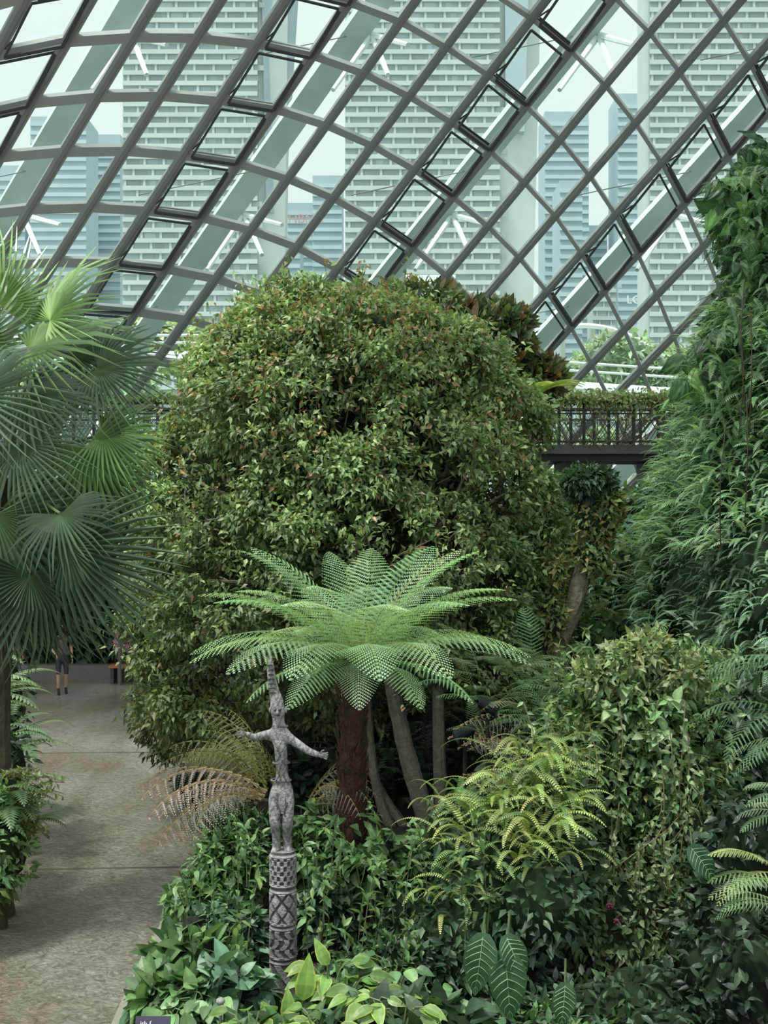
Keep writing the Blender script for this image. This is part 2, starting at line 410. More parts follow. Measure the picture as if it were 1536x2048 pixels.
BS=(.44,.54,.57); BW=(.37,.47,.51)  # far offices bluer and paler, aerial haze put into the colour
off=[(60,172,232,600),(172,240,268,640),(575,632,405,620),(625,684,350,600),(1090,1178,222,600),(1160,1215,450,640),(1236,1300,186,600),(-120,50,330,620),(560,600,470,560),(1120,1165,360,560),(0,245,420,680)]
for a,b,t,d in off: tower('office_tower',a,b,t,d,BS,BW,fh=4.4,bay=99,depth=25)
tower('office_tower',1186,1232,545,520,(.46,.53,.55),(.39,.46,.49),fh=4,bay=9)
def sign(txt,px,py,d,size,col,name):
    cu=bpy.data.curves.new(name,'FONT'); cu.body=txt; cu.size=size; cu.extrude=.15; cu.align_x='CENTER'
    o=bpy.data.objects.new(name,cu); o.location=Vector(W(px,py,d)); o.rotation_euler=(math.pi/2,0,0)
    m,nt,out=newmat(name+'_paint'); b=nt.nodes.new('ShaderNodeBsdfPrincipled'); b.inputs['Base Color'].default_value=(*col,1); nt.links.new(b.outputs[0],out.inputs[0])
    cu.materials.append(m); bpy.context.scene.collection.objects.link(o); return o
sign('HBNC',612,446,555,6,(.5,.3,.3),'rooftop_sign')
sign('LOL',1274,607,515,5,(.75,.8,.8),'rooftop_sign')
mb=MB(); mb.add([(-900,38,2.5),(900,38,2.5),(900,1200,2.5),(-900,1200,2.5)],quads=[(0,1,2,3)],col=(.3,.36,.30)); mb.build('ground_outside',M_SOIL)
HZ=[(.30,.42,.29),(.37,.48,.33),(.26,.36,.26)]; HY=[(.48,.54,.30),(.40,.48,.30)]  # pale greens with the outdoor haze mixed into the leaf colour
def garden_tree(px,py,d,r,base,n=900):
    mb=MB(); c=W(px,py,d)
    tube(mb,[(c[0],c[1],2.4),(c[0]+.2,c[1],c[2]-r*.2)],[.35,.2],8,(.2,.19,.16),mat=1,k=3)
    for i in range(4):
        dd=sph(1)[0]*r*.45; blob(mb,c+dd*np.array([1,.6,.6]),(r*.7,r*.7,r*.55),n//3,L_MED,.6,base,corec=(.18,.24,.17),zmin=3)
    mb.build('garden_tree',[M_LEAF,M_MATTE])
for a in [(290,690,75,2.6,HY),(380,705,80,2.6,HZ),(560,610,90,2.6,HZ),(600,575,95,1.6,HZ),(660,600,92,2,HZ),(210,760,70,3,HZ),(1260,735,80,3,HZ),(1200,760,85,3,HZ),(60,760,80,3.5,HZ),(1330,760,80,3,HZ),(1290,940,60,3,HZ),(450,700,85,2.5,HZ),(130,810,70,3,HZ),(1180,930,62,3,HZ)]: garden_tree(*a)
mb=MB()
nU=24
for s in range(7):
    yy=110+s*4
    P0=[(W(1065+i*10,700,yy)[0],yy,float(W(0,712-60*math.sin(math.pi*(.15+.8*i/nU))**.8,yy)[2])) for i in range(nU+1)]
    tube(mb,P0,[.25],5,(.75,.78,.76),k=1)
    if s: 
        for i in range(nU): mb.add([prev[i],prev[i+1],P0[i+1],P0[i]],quads=[(0,1,2,3)],col=(.7,.74,.71))
    prev=P0
for i in range(0,nU+1,6): tube(mb,[P0[i],(P0[i][0],P0[i][1],2.5)],[.3],6,(.6,.63,.6),k=1)
mb.build('pavilion_canopy',M_PLAIN)
mb=MB()
for (zo,rr) in((0,.45),(.9,.08),(1.3,.08)):
    tube(mb,[(-32,60,11.8+zo),(-20,62,12.2+zo),(-9,66,12.9+zo),(0,72,13.2+zo)],[rr],8,(.6,.66,.64))
    tube(mb,[(9,60,10.7+zo),(18,61,10.3+zo),(30,62,10.2+zo)],[rr*.8],8,(.6,.66,.64))
for x in(-24,-16,-8,14,24): tube(mb,[(x,61+ (5 if x==-8 else 0),2.5),(x,61+(5 if x==-8 else 0),12 if x<0 else 10.4)],[.35],8,(.55,.6,.58),k=1)
mb.build('elevated_walkway_outside',M_PLAIN)
mb=MB()
for (px,py,d) in((860,600,78),(520,620,78)):
    c=W(px,py,d)
    for dx_ in(-1,1): tube(mb,[(c[0]+dx_*.9,c[1],2.5),(c[0]+dx_*.9,c[1],c[2]+1.2)],[.22],6,(.75,.8,.78),k=1)
    for i in range(6): z=4+i*2; tube(mb,[(c[0]-.9,c[1],z),(c[0]+.9,c[1],z+1.5)],[.1],5,(.75,.8,.78),k=1)
    box(mb,c+np.array([0,0,1.2]),(3.2,2,.5),(.75,.8,.78))
mb.build('lattice_mast',M_PLAIN)

# ================================================================ FLOOR + BED
def FL(px,py): 
    d=CZ*F/(py-1024); return np.array([(px-768)/F*d,d,0])
mb=MB(); mb.add([(-30,-8,0),(30,-8,0),(30,37.2,0),(-30,37.2,0)],quads=[(0,1,2,3)]); fl=mb.build('floor',M_FLOOR)
mb=MB()
for (a,b) in (((-8,14.9),(0,15.35)),((-12,22.2),(0,22.6))):
    beam(mb,(a[0],a[1],.002),(b[0],b[1],.002),UP,.06,.004,(.05,.045,.035))
mb.build('expansion_joints',M_PLAIN,parent=fl)
edge=[FL(215,2150),FL(300,1950),FL(380,1800),FL(455,1690),FL(465,1590),FL(440,1480),FL(395,1425),FL(330,1388),FL(300,1372)]
edge=smoothpath(edge,5)
mb=MB(); E=np.array(edge); h=.14
top=E+np.array([0,0,h]); far=np.array([[16,p[1],h] for p in E])
n=len(E)
mb.add(np.vstack([top,far]),quads=[(i,i+1,n+i+1,n+i) for i in range(n-1)],col=(.03,.026,.018))
mb.add([(-1.5,3,h),(16,3,h),(16,E[0][1],h),(E[0][0],E[0][1],h)],quads=[(0,1,2,3)],col=(.03,.026,.018))
mb.add([(E[-1][0],E[-1][1],h),(16,E[-1][1],h),(16,37,h),(E[-1][0]-.5,37,h)],quads=[(0,1,2,3)],col=(.03,.026,.018))
mb.build('planting_bed_soil',M_SOIL)
mb=MB()
for i in range(n-1): beam(mb,E[i]+np.array([0,0,.08]),E[i+1]+np.array([0,0,.08]),UP,.16,.17,(.20,.20,.17))
box(mb,(-9.5,32.3,.2),(12,.35,.4),(.14,.14,.12))
mb.build('bed_kerb',M_PLAIN)

# ================================================================ BRIDGE
zd=float(W(0,893,30)[2]); zr=zd+1.1
mb=MB(); X0,X1=-13,9.0
BC=(.05,.055,.05)
box(mb,((X0+X1)/2,31,zd-.2),(X1-X0,2.2,.34),(.022,.024,.024)); box(mb,((X0+X1)/2,29.85,zd-.08),(X1-X0,.1,.22),(.07,.075,.07))
for yy in(29.95,32.05):
    for zz,r in((zr,.05),(zr-.28,.02),(zd+.12,.03)): tube(mb,[(X0,yy,zz),(X1,yy,zz)],[r],6,BC,k=1)
    x=X0
    while x<X1:
        box(mb,(x,yy,(zd+zr)/2),(.07,.07,1.1),BC); x+=1.05 if x<0 else .62
    for x in np.arange(X0,X1,.1):
        for s in(-1,1): beam(mb,(x,yy,zd+.12),(x+s*.45,yy,zr-.28),(0,1,0),.009,.009,(.07,.075,.07))
for x in np.arange(X0,X1,2.2): box(mb,(x,31,zd-.48),(.14,2.0,.25),(.03,.03,.03))
mb.build('aerial_walkway',M_STEEL)
mb=MB()
def vine(xa,xb,base,n,hgt=.28,hang=.6):
    x=rng.uniform(xa,xb,n); z=zr+.10+hgt*rng.normal(size=n)*.32-np.where(rng.random(n)<.12,rng.random(n)*hang,0)
    p=np.stack([x,29.85+.16*rng.normal(size=n),z],1)
    inst(mb,L_MED,p,rng.normal(size=(n,3))+np.array([0,-.6,-.4]),rng.normal(size=(n,3))*.5+np.array([0,-.6,.7]),.09+.09*rng.random(n),cols(n,base))
vine(3.3,8.6,[(.28,.36,.14),(.19,.28,.10),(.3,.3,.15)],3200); vine(-9.6,-4.6,[(.22,.32,.13),(.16,.24,.10)],1600,.14,.3)
for i in range(40):
    x=rng.uniform(3.3,8.6); tube(mb,[(x,29.8,zr+.1),(x+.2*rng.normal(),29.75,zr-.5),(x+.3*rng.normal(),29.8,zd-.1*rng.random())],[.012],4,(.14,.12,.06),k=3)
mb.build('climbing_vine_on_walkway',[M_LEAF,M_MATTE])

# ================================================================ CENTRAL TREE
TD=18.0
prof=np.array([(600,650,35),(615,655,100),(640,672,170),(700,692,255),(800,695,312),(900,700,338),(1000,692,370),(1100,684,400),(1200,684,400),(1300,690,380),(1350,690,350),(1400,560,230),(1450,400,95),(1495,370,35)],float)
def tree_pt(n):
    py=600+895*rng.beta(1.0,1.35,n)
    cx=np.interp(py,prof[:,0],prof[:,1]); R=np.interp(py,prof[:,0],prof[:,2])/F*TD
    th=rng.uniform(-math.pi*.98,math.pi*.06,n)*1.0
    th=np.where(rng.random(n)<.25,rng.uniform(0,2*math.pi,n),th)
    x=(cx-768)/F*TD; z=CZ-(py-1024)/F*TD
    nd=np.stack([np.cos(th),np.sin(th)],1)
    lump=1+.06*np.sin(th*6+z*2.4)+.05*np.sin(z*4.3+th*3+1)
    rr=R*lump
    slope_n=np.gradient(prof[:,2],prof[:,0]); sl=np.interp(py,prof[:,0],slope_n)
    N=nrm(np.stack([nd[:,0],nd[:,1],np.clip(sl,-.8,2.5)],1))
    p=np.stack([x+nd[:,0]*rr,TD+nd[:,1]*rr*.8,z],1)
    return p,N,py
mb=MB()
U=40; rows=np.arange(650,1330,28); vs=[]
for y in rows:
    cx=np.interp(y,prof[:,0],prof[:,1]); R=np.interp(y,prof[:,0],prof[:,2])/F*TD*.62*(1 if y<1100 else max(.3,1-(y-1100)/300))
    th=np.arange(U)/U*2*math.pi; z=CZ-(y-1024)/F*TD
    r=R*(1+.12*np.sin(th*5+z*3)+.08*np.sin(th*11+z*5))
    vs.append(np.stack([(cx-768)/F*TD+np.cos(th)*r,TD+.2+np.sin(th)*r*.8,z+.1*np.sin(th*6)],1))
vs=np.array(vs); R_=len(rows)
i,j=np.meshgrid(np.arange(R_-1),np.arange(U),indexing='ij'); j2=(j+1)%U
mb.add(vs.reshape(-1,3),quads=np.stack([i*U+j,i*U+j2,(i+1)*U+j2,(i+1)*U+j],-1).reshape(-1,4),col=(.018,.026,.012),mat=1)  # added dark inner mass, blocks see-through and darkens the canopy gaps
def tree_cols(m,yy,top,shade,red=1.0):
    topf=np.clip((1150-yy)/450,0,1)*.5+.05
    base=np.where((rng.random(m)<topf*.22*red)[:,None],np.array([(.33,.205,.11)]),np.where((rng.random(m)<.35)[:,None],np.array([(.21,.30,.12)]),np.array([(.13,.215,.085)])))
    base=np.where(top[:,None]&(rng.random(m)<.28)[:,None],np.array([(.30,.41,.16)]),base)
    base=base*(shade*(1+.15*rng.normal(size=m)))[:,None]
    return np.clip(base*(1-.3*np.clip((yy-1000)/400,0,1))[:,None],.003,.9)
nL=175; Lp,LN,Ly=tree_pt(nL); Lr=.30+.46*rng.random(nL); Lc=Lp-LN*(Lr*.8-.26*rng.random(nL))[:,None]; Ls=.75+.5*rng.random(nL)
kc=13
dirs=nrm(np.repeat(LN,kc,0)*.9+.75*rng.normal(size=(nL*kc,3))+UP*.3)
cp=np.repeat(Lc,kc,0)+dirs*np.repeat(Lr,kc)[:,None]; cN=dirs; cpy=np.repeat(Ly,kc); csh=np.repeat(Ls,kc)*(.80+.36*dirs[:,2])  # shading painted per lump: tops lighter, undersides darker
bp_,bN,by=tree_pt(560); bp_=bp_-bN*(.3+.45*rng.random((560,1)))
cp=np.vstack([cp,bp_]); cN=np.vstack([cN,bN]); cpy=np.concatenate([cpy,by]); csh=np.concatenate([csh,.42+.2*rng.random(560)])  # inset clusters coloured dark, shade of the gaps painted in
gapn=np.sin(cp[:,0]*3.1+cp[:,2]*1.3)+np.sin(cp[:,2]*3.7-cp[:,0]*1.9+1.2)+np.sin(cp[:,1]*2.9+cp[:,2]*2.2)
keep=(gapn>-1.55)|(rng.random(len(cp))<.2)
cp=cp[keep]; cN=cN[keep]; cpy=cpy[keep]; csh=csh[keep]
nc=len(cp); per=33
pp=np.repeat(cp,per,0); NN=np.repeat(cN,per,0); yy=np.repeat(cpy,per)
m=len(pp); off3=nrm(rng.normal(size=(m,3)))*(rng.random((m,1))**.6)*np.array([.20,.20,.13])
pp=pp+off3
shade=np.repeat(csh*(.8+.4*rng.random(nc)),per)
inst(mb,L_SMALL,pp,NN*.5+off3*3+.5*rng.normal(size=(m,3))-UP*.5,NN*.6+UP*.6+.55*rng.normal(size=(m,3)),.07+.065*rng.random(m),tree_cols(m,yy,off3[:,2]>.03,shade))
ns=950; sp,sN,sy=tree_pt(ns); per=18
sd=nrm(sN*.8+UP*.6+.4*rng.normal(size=(ns,3))); ln=.2+.62*rng.random((ns,1))**1.8
tpar=rng.random((ns*per,1)); pp=np.repeat(sp,per,0)+np.repeat(sd*ln,per,0)*tpar+.05*rng.normal(size=(ns*per,3))
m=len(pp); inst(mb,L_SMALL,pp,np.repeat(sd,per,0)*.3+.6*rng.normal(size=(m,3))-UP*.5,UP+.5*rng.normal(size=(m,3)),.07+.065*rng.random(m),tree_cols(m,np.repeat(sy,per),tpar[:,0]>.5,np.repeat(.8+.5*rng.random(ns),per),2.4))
for i in range(0,ns,2): tube(mb,[sp[i]-sd[i]*.25,sp[i]+sd[i]*ln[i]*.9],[.008,.004],3,(.12,.11,.07),mat=2,k=1)
cp2,cN2,_=tree_pt(16000); cp2=cp2-cN2*(.45+.8*rng.random((16000,1)))
inst(mb,L_SMALL,cp2,rng.normal(size=(16000,3)),cN2+rng.normal(size=(16000,3))*.6,.11,cols(16000,[(.055,.085,.034),(.08,.11,.042)]))
for (px,py) in((335,1420),(365,1465),(300,1330),(410,1430),(520,1390),(1040,1370)):
    c=W(px,py,TD-1.6+rng.random()); blob(mb,c,(.28,.28,.38),360,L_SMALL,.11,[(.10,.155,.055),(.15,.21,.075)],down=.8,corec=None,shell=.8)
TRK=(.17,.165,.135)
def WT(px,py,dd=0): return W(px,py,16.4+dd)
def path(*a): return [WT(*x) for x in a]
tube(mb,path((892,1690),(880,1560),(876,1400),(868,1250,.3),(850,1120,.8)),[.12,.09,.08,.07,.05],10,TRK,mat=2,rough=.04)
tube(mb,path((870,1690),(838,1590),(812,1500),(785,1380),(760,1250,.3),(700,1130,.6),(670,1040,1)),[.15,.13,.12,.10,.09,.07,.05],10,TRK,mat=2,rough=.04)
tube(mb,path((800,1690,.3),(760,1600,.3),(742,1500,.3),(735,1380,.5)),[.08,.07,.06,.05],8,TRK,mat=2,rough=.04)
tube(mb,path((845,1690,.4),(800,1640,.3),(750,1560,.5),(690,1400,.8),(600,1250,1)),[.08,.07,.06,.05,.04],8,TRK,mat=2,rough=.04)
for i in range(60):
    s=W(rng.choice([690,760,850,620,900]),rng.uniform(1100,1330),17.0)
    q,N,_=tree_pt(1); e=q[0]-N[0]*.2
    if e[2]<s[2]: e[2]=s[2]+.5
    mid=(s+e)/2+rng.normal(size=3)*.2; tube(mb,[s,mid,e],[.055,.03,.012],6,TRK,mat=2,k=4)
mb.build('broadleaf_tree',[M_LEAF,M_MATTE,M_BARK])

# ================================================================ MAGNOLIA behind
mb=MB(); MG=[(.055,.09,.045),(.08,.135,.065),(.16,.105,.055),(.13,.17,.065)]
for (px,py,rx,rz) in((740,640,.7,.4),(850,632,.8,.5),(930,665,.8,.55),(1000,715,.6,.6),(1055,770,.4,.4),(1010,660,.4,.4),(1085,755,.3,.25),(820,690,1,.8),(940,760,.9,1)):
    c=W(px,py,23); 
    blob(mb,c,(rx,rx,rz),420,L_MED,.28,MG,down=-.35,out=.7,rnd=.5,corec=(.018,.024,.012),upz=.4,shell=.1)
tube(mb,[(1.6,23,.1),(1.7,23,3),(1.3,23,6.5)],[.18,.14,.08],10,TRK,mat=2)
for (px,py) in ((770,580),(800,585),(840,572),(880,588),(1000,625),(650,590),(905,600),(1060,700),(1100,735)):
    c=W(px,py,23); nn=26
    tube(mb,[c,c-np.array([.1,0,.6])],[.015,.03],5,(.1,.09,.05),mat=2,k=2)
    inst(mb,L_MED,np.repeat(c[None],nn,0)+.05*rng.normal(size=(nn,3)),rng.normal(size=(nn,3))+UP*.4,UP+.4*rng.normal(size=(nn,3)),.26,cols(nn,[(.14,.19,.065),(.19,.24,.09)]))
mb.build('magnolia_tree',[M_LEAF,M_MATTE,M_BARK])
mb=MB(); hub=W(1060,800,21.5)
F_PALM=frond_t(34,.26,45,-25,0,.022,pet=.12,fwd=.6,rw=.01,prof=lambda u:(1-u)**.3*min(1,.5+2*u))
for i,a in enumerate(np.linspace(-60,240,12)):
    v=np.array([math.cos(math.radians(a)),-.2+.3*rng.normal(),0]); inst(mb,F_PALM,hub[None],nrm(v)[None],UP[None],.95+.2*rng.random(),cols(1,[(.27,.40,.13),(.38,.44,.16)]))
tube(mb,[(hub[0],21.5,.1),hub],[.12,.1],8,TRK,mat=1)
mb.build('feather_palm',[M_LEAF,M_BARK])

# ================================================================ TREE FERN
mb=MB(); hub=W(720,1325,12.3)
tube(mb,[(hub[0]-.09,12.3,.0),(hub[0]-.08,12.3,1.2),(hub[0]-.07,12.3,2.2),hub-np.array([.02,0,.05])],[.17,.15,.135,.11],14,(.035,.02,.015),mat=1,rough=.07,k=12)
for i in range(420):
    t=rng.random(); a=rng.uniform(0,2*math.pi); p=np.array([hub[0]-.08+.14*math.cos(a),12.3+.14*math.sin(a),.1+2.6*t])
    tube(mb,[p,p+np.array([math.cos(a)*.03,math.sin(a)*.03,.08])],[.012,.005],4,(.06,.03,.02),mat=1,k=1)
FC=[(.27,.46,.23),(.32,.52,.26),(.23,.41,.20)]
def fr(a,t,L):
    v=np.array([math.cos(a),math.sin(a),0]); roll=np.cross(UP,v)*rng.normal()*.12
    inst(mb,F_TREE[t],(hub+v*.06)[None],v[None],(UP+roll)[None],L,cols(1,FC,.10))
for i in range(13): fr(2*math.pi*i/13+.08*rng.normal(),0,1.74+.1*rng.random())
for i in range(11): fr(2*math.pi*(i+.5)/11+.08*rng.normal(),1,1.74+.12*rng.random())
for i in range(7): fr(-.05+ (math.pi+.1)*i/6+.06*rng.normal(),2,1.66+.12*rng.random())
for i in range(5): fr(-math.pi/2+(i-2)*.5,3,1.25+.1*rng.random())
for i in range(7):
    a=rng.uniform(0,6.28); v=np.array([math.cos(a)*.2,math.sin(a)*.2,0])
    tube(mb,[hub,hub+v*.5+UP*.25,hub+v*.4+UP*.42],[.018,.012,.015],6,(.25,.32,.1),k=4)
mb.build('tree_fern',[M_LEAF,M_BARK])

# ================================================================ LEFT FAN PALM
mb=MB()
crown=W(-10,1010,13.4)
fans=[
(0,610,13.2,.25,1,.90,0,-.3,2.2),(100,640,13.2,.55,.9,.95,0,-.2,1.9),(-60,590,13.6,-.1,1,.9,0,-.1,2.1),(60,700,12.9,1,.35,1.05,0,-.3,1.4),
(140,710,13.3,1,.3,1.05,1,-.2,1.12),(195,735,12.9,1,-.1,.85,0,-.4,.9),(60,790,12.7,.8,-.1,.95,1,-.5,.9),(205,870,13.0,1,-.15,.72,0,-.1,2.1),
(40,890,12.4,.3,-.5,.85,1,-.6,.95),(175,890,12.9,.6,-1,1.05,1,-.3,1.5),(120,1030,12.2,.2,-.4,.72,0,-.8,.8),(-10,1030,12.2,.15,-1,1.45,1,-.3,.85),
(130,1090,12.5,.25,-1,1.3,1,-.3,.75),(195,950,13.3,.7,-.7,.8,1,-.2,1.1),(60,1150,12.3,.1,-1,1.1,2,-.3,.65),(-40,800,12.5,.5,.2,.95,1,-.5,.9),
(-60,690,13.0,.3,.8,1.0,0,-.4,1.5),(170,1120,13.0,.35,-1,.9,1,-.2,.7),(20,1000,13.8,.5,-.2,1.1,1,.1,.45),(40,860,13.9,.5,.6,.7,1,.2,.5),(-120,1000,12.6,-.3,-.5,1.1,1,-.3,.6),(-110,800,12.9,-.5,.5,1.1,1,-.3,.8),
(95,1190,12.9,.1,-1,.85,1,-.2,.5),(10,1200,12.7,-.1,-1,.85,1,-.2,.5)]
for (px,py,d,dx_,dz_,r,di,yy_,br) in fans:
    h=W(px,py,d); v=nrm(np.array([dx_,yy_*.6,dz_])); 
    nz=np.array([.45*rng.normal(),-.75,.75+.35*rng.normal()]) if dz_>-.4 else np.array([.6*dx_+.4*rng.normal(),-1,.35])
    inst(mb,FANS[di],h[None],v[None],nz[None],r*1.03,np.array([(.08,.135,.08)])*br*(1 if br<1.15 else np.array([1.2,1.2,.75])))
    tube(mb,[crown+np.array([0,.1,-.1]),(crown+h)/2+np.array([0,0,.18]),h-v*.03],[.028,.02,.014],6,(.15,.22,.09),mat=0,k=6)
tube(mb,[(crown[0],13.4,0),(crown[0],13.4,2.0),crown+np.array([0,0,-.2]),crown+np.array([0,0,.35])],[.2,.17,.16,.10],12,(.07,.055,.04),mat=2,rough=.08,k=8)
mb.build('fan_palm',[M_PALM,M_MATTE,M_BARK])

# left foreground cycad / ferns
mb=MB()
for (px,py,d,n,b,L_) in((10,1480,15.5,26,(.12,.2,.10),.75),(0,1620,13.0,34,(.13,.21,.10),.7),(-40,1400,16,24,(.17,.26,.12),.95)):
    c=W(px,py,d)
    for i in range(n):
        a=rng.uniform(0,6.28); v=np.array([math.cos(a),math.sin(a)*.8,.05+.2*rng.random()])
        inst(mb,F_SIMPLE,(c+rng.normal(size=3)*.15)[None],v[None],UP[None],L_*(.7+.5*rng.random()),cols(1,[b]))
    tube(mb,[(c[0],c[1],0),c],[.09,.07],8,(.06,.05,.03),mat=1)
blob(mb,W(-40,1700,12.6),(.5,.7,.7),900,L_SMALL,.12,GREEN+[(.14,.2,.07)]); blob(mb,W(-25,1560,14.2),(.5,.6,.8),700,L_MED,.13,DARK)
blob(mb,W(-30,1420,17.5),(.6,.6,1.2),700,L_MED,.15,DARK)
blob(mb,W(10,1640,13.2),(.33,.5,.5),900,L_SMALL,.09,[(.19,.26,.09),(.13,.19,.07)])
for i in range(30):
    c=W(rng.uniform(-10,60),rng.uniform(1540,1680),12.9); e=c+np.array([.2+.25*rng.random(),-.1,.1*rng.normal()]); tube(mb,[c,(c+e)/2+UP*.06,e],[.006],3,(.14,.12,.06),k=3)
    q=smoothpath([c,(c+e)/2+UP*.06,e],5); inst(mb,L_SMALL,q,rng.normal(size=(len(q),3)),UP+.4*rng.normal(size=(len(q),3)),.08,cols(len(q),[(.17,.24,.08)]))
mb.build('border_fern_planting',[M_LEAF,M_MATTE])

# ================================================================ BACK SHRUBS
mb=MB()
for (px,py,d,rx,rz) in((-80,1210,33.4,2.4,2.2),(60,1200,33.6,2.2,2.3),(190,1190,33.6,2.0,2.2),(300,1200,33.4,1.6,2.2),(380,1210,33,1.6,2.3),(-30,1080,35,2.2,1.6),(130,1070,35,2,1.5),(260,1080,35,2,1.3),(420,1140,32.8,2,2.8)):
    blob(mb,W(px,py,d),(rx,.9,rz),900,L_BROAD,.32,DARK+[(.02,.045,.02)])
mb.build('background_shrubbery',[M_LEAF,M_MATTE])
mb=MB()
for (px,py,d,rx,rz,b) in((1060,1180,24,1.4,2.2,DARK),(1250,1120,25,1.6,1.5,GREEN),(1330,1060,24,1.2,1.0,BLUEG),(1180,1230,22,1.2,1.5,GREEN),(1290,1250,20,1.2,1.6,BLUEG),(1100,1400,20,1.5,1.1,DARK),(1000,1330,21.5,1.6,1.6,DARK),(1230,1370,18,1.1,1.0,GREEN),(1110,1050,27,.9,1.2,DARK),(1160,1090,26.5,1.0,1.2,DARK),(1350,1180,21,1.2,1.6,BLUEG)):
    blob(mb,W(px,py,d),(rx,rx*.7,rz),1500,L_MED,.2,b+[(.16,.22,.08)])
for i in range(300):
    c=W(rng.uniform(1040,1340),rng.uniform(1060,1420),rng.uniform(17.5,19.5)); v=nrm(np.array([rng.normal(),-.6,.2]))
    inst(mb,F_SIMPLE,c[None],v[None],UP[None],.4+.35*rng.random(),cols(1,[(.16,.27,.13),(.2,.31,.15),(.23,.23,.12),(.11,.19,.09)]))
mb.build('background_shrubbery',[M_LEAF,M_MATTE])

mb=MB(); d=17.0
tube(mb,[W(1085,1500,d),W(1100,1330,d),W(1150,1200,d),W(1172,1080,d),W(1185,960,d)],[.2,.16,.14,.12,.11],12,(.17,.15,.11),mat=2,rough=.08)
tube(mb,[W(1150,1220,d),W(1170,1140,d),W(1155,1050,d)],[.09,.08,.05],8,(.16,.14,.10),mat=2,rough=.08)
blob(mb,W(1178,965,d),(.36,.36,.24),1000,L_SMALL,.11,DARK,corec=(.01,.014,.008))
VY=[(.24,.3,.10),(.14,.22,.08),(.31,.26,.10),(.09,.15,.06)]
for (px,py,rx,rz) in((1190,1040,.34,.45),(1180,1110,.30,.35),(1105,1240,.25,.45),(1085,1320,.25,.3),(1215,1010,.22,.25),(1110,1140,.15,.25)):
    blob(mb,W(px,py,d+.05),(rx,.3,rz),650,L_SMALL,.11,VY,shell=.4)
mb.build('vine_covered_trunk',[M_LEAF,M_MATTE,M_BARK])

# ================================================================ PLANTED MOUNTAIN
mb=MB(); Cx,Cy=8.9,17.0
tab=np.array([(-100,1680),(250,1590),(320,1510),(370,1450),(470,1475),(540,1485),(640,1445),(700,1410),(850,1385),(960,1352),(1100,1310),(1250,1275),(1400,1265),(1600,1260),(1900,1250)],float)
def wallR(z):
    py=1024+(CZ-z)*141.; return Cx-(np.interp(py,tab[:,0],tab[:,1])-768)/141.
zs=np.linspace(0,12.5,60); th=np.linspace(math.pi*.55,math.pi*1.75,70)
G=[]
for z in zs:
    r=wallR(z)*.93*(1+.035*np.sin(th*14+z*2)+.02*np.sin(th*29-z*5)+.02*math.sin(z*4))-.1
    G.append(np.stack([Cx+np.cos(th)*r,Cy+np.sin(th)*r,np.full_like(th,z)],1))
G=np.array(G); a_,b_=G.shape[:2]
i,j=np.meshgrid(np.arange(a_-1),np.arange(b_-1),indexing='ij')
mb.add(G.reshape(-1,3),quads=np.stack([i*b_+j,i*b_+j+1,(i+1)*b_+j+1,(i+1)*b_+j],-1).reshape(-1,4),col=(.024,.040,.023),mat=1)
def wall_pts(n,z0=0,z1=10.5,t0=.75,t1=1.5,bias=1):
    z=z0+(z1-z0)*rng.random(n)**bias; t=rng.uniform(math.pi*t0,math.pi*t1,n); r=wallR(z)*(1+.035*np.sin(t*14+z*2)+.02*np.sin(t*29-z*5))-.12
    N=np.stack([np.cos(t),np.sin(t),0*t],1); return np.stack([Cx+N[:,0]*r,Cy+N[:,1]*r,z],1),N
WC=[(.23,.37,.26),(.29,.45,.31),(.17,.29,.19),(.11,.20,.12)]
n=11500; p,N=wall_pts(n,0,7.6)
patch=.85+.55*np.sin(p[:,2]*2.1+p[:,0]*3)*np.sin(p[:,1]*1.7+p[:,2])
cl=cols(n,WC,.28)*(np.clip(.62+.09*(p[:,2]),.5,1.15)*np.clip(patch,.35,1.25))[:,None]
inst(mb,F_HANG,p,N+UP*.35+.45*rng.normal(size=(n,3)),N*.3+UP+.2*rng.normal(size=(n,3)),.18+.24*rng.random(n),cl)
n=2600; p,N=wall_pts(n,7.0,9.3)
inst(mb,F_HANG,p,N+UP*.2+.45*rng.normal(size=(n,3)),N*.3+UP+.2*rng.normal(size=(n,3)),.2+.3*rng.random(n),cols(n,[(.05,.11,.05),(.09,.17,.08),(.14,.25,.12)],.25))
n=2200; p,N=wall_pts(n,4.0,7.4,.8,1.45)
inst(mb,F_HANG,p+N*.08,N+UP*.6+.4*rng.normal(size=(n,3)),UP+.2*rng.normal(size=(n,3)),.26+.2*rng.random(n),cols(n,[(.29,.47,.27),(.35,.55,.31)]))
n=16000; p,N=wall_pts(n,0,9.0)
inst(mb,L_SMALL,p+N*rng.random((n,1))*.15,N+rng.normal(size=(n,3)),N+UP+.4*rng.normal(size=(n,3)),.085,cols(n,BLUEG+DARK))
HC=[(.045,.105,.042),(.07,.16,.055),(.028,.07,.03),(.035,.08,.035)]
for k_ in range(420):
    z=rng.uniform(6.3,9.8); t=rng.uniform(math.pi*.8,math.pi*1.35); r=wallR(z)+.05*rng.random()
    p=np.array([Cx+math.cos(t)*r,Cy+math.sin(t)*r,z]); N=np.array([math.cos(t),math.sin(t),0])
    inst(mb,HE,p[None],(N*.5-UP*.8+.5*rng.normal(size=3))[None],(N+UP*.4+np.array([0,-.5,0])+.3*rng.normal(size=3))[None],.15+.24*rng.random(),cols(1,HC))
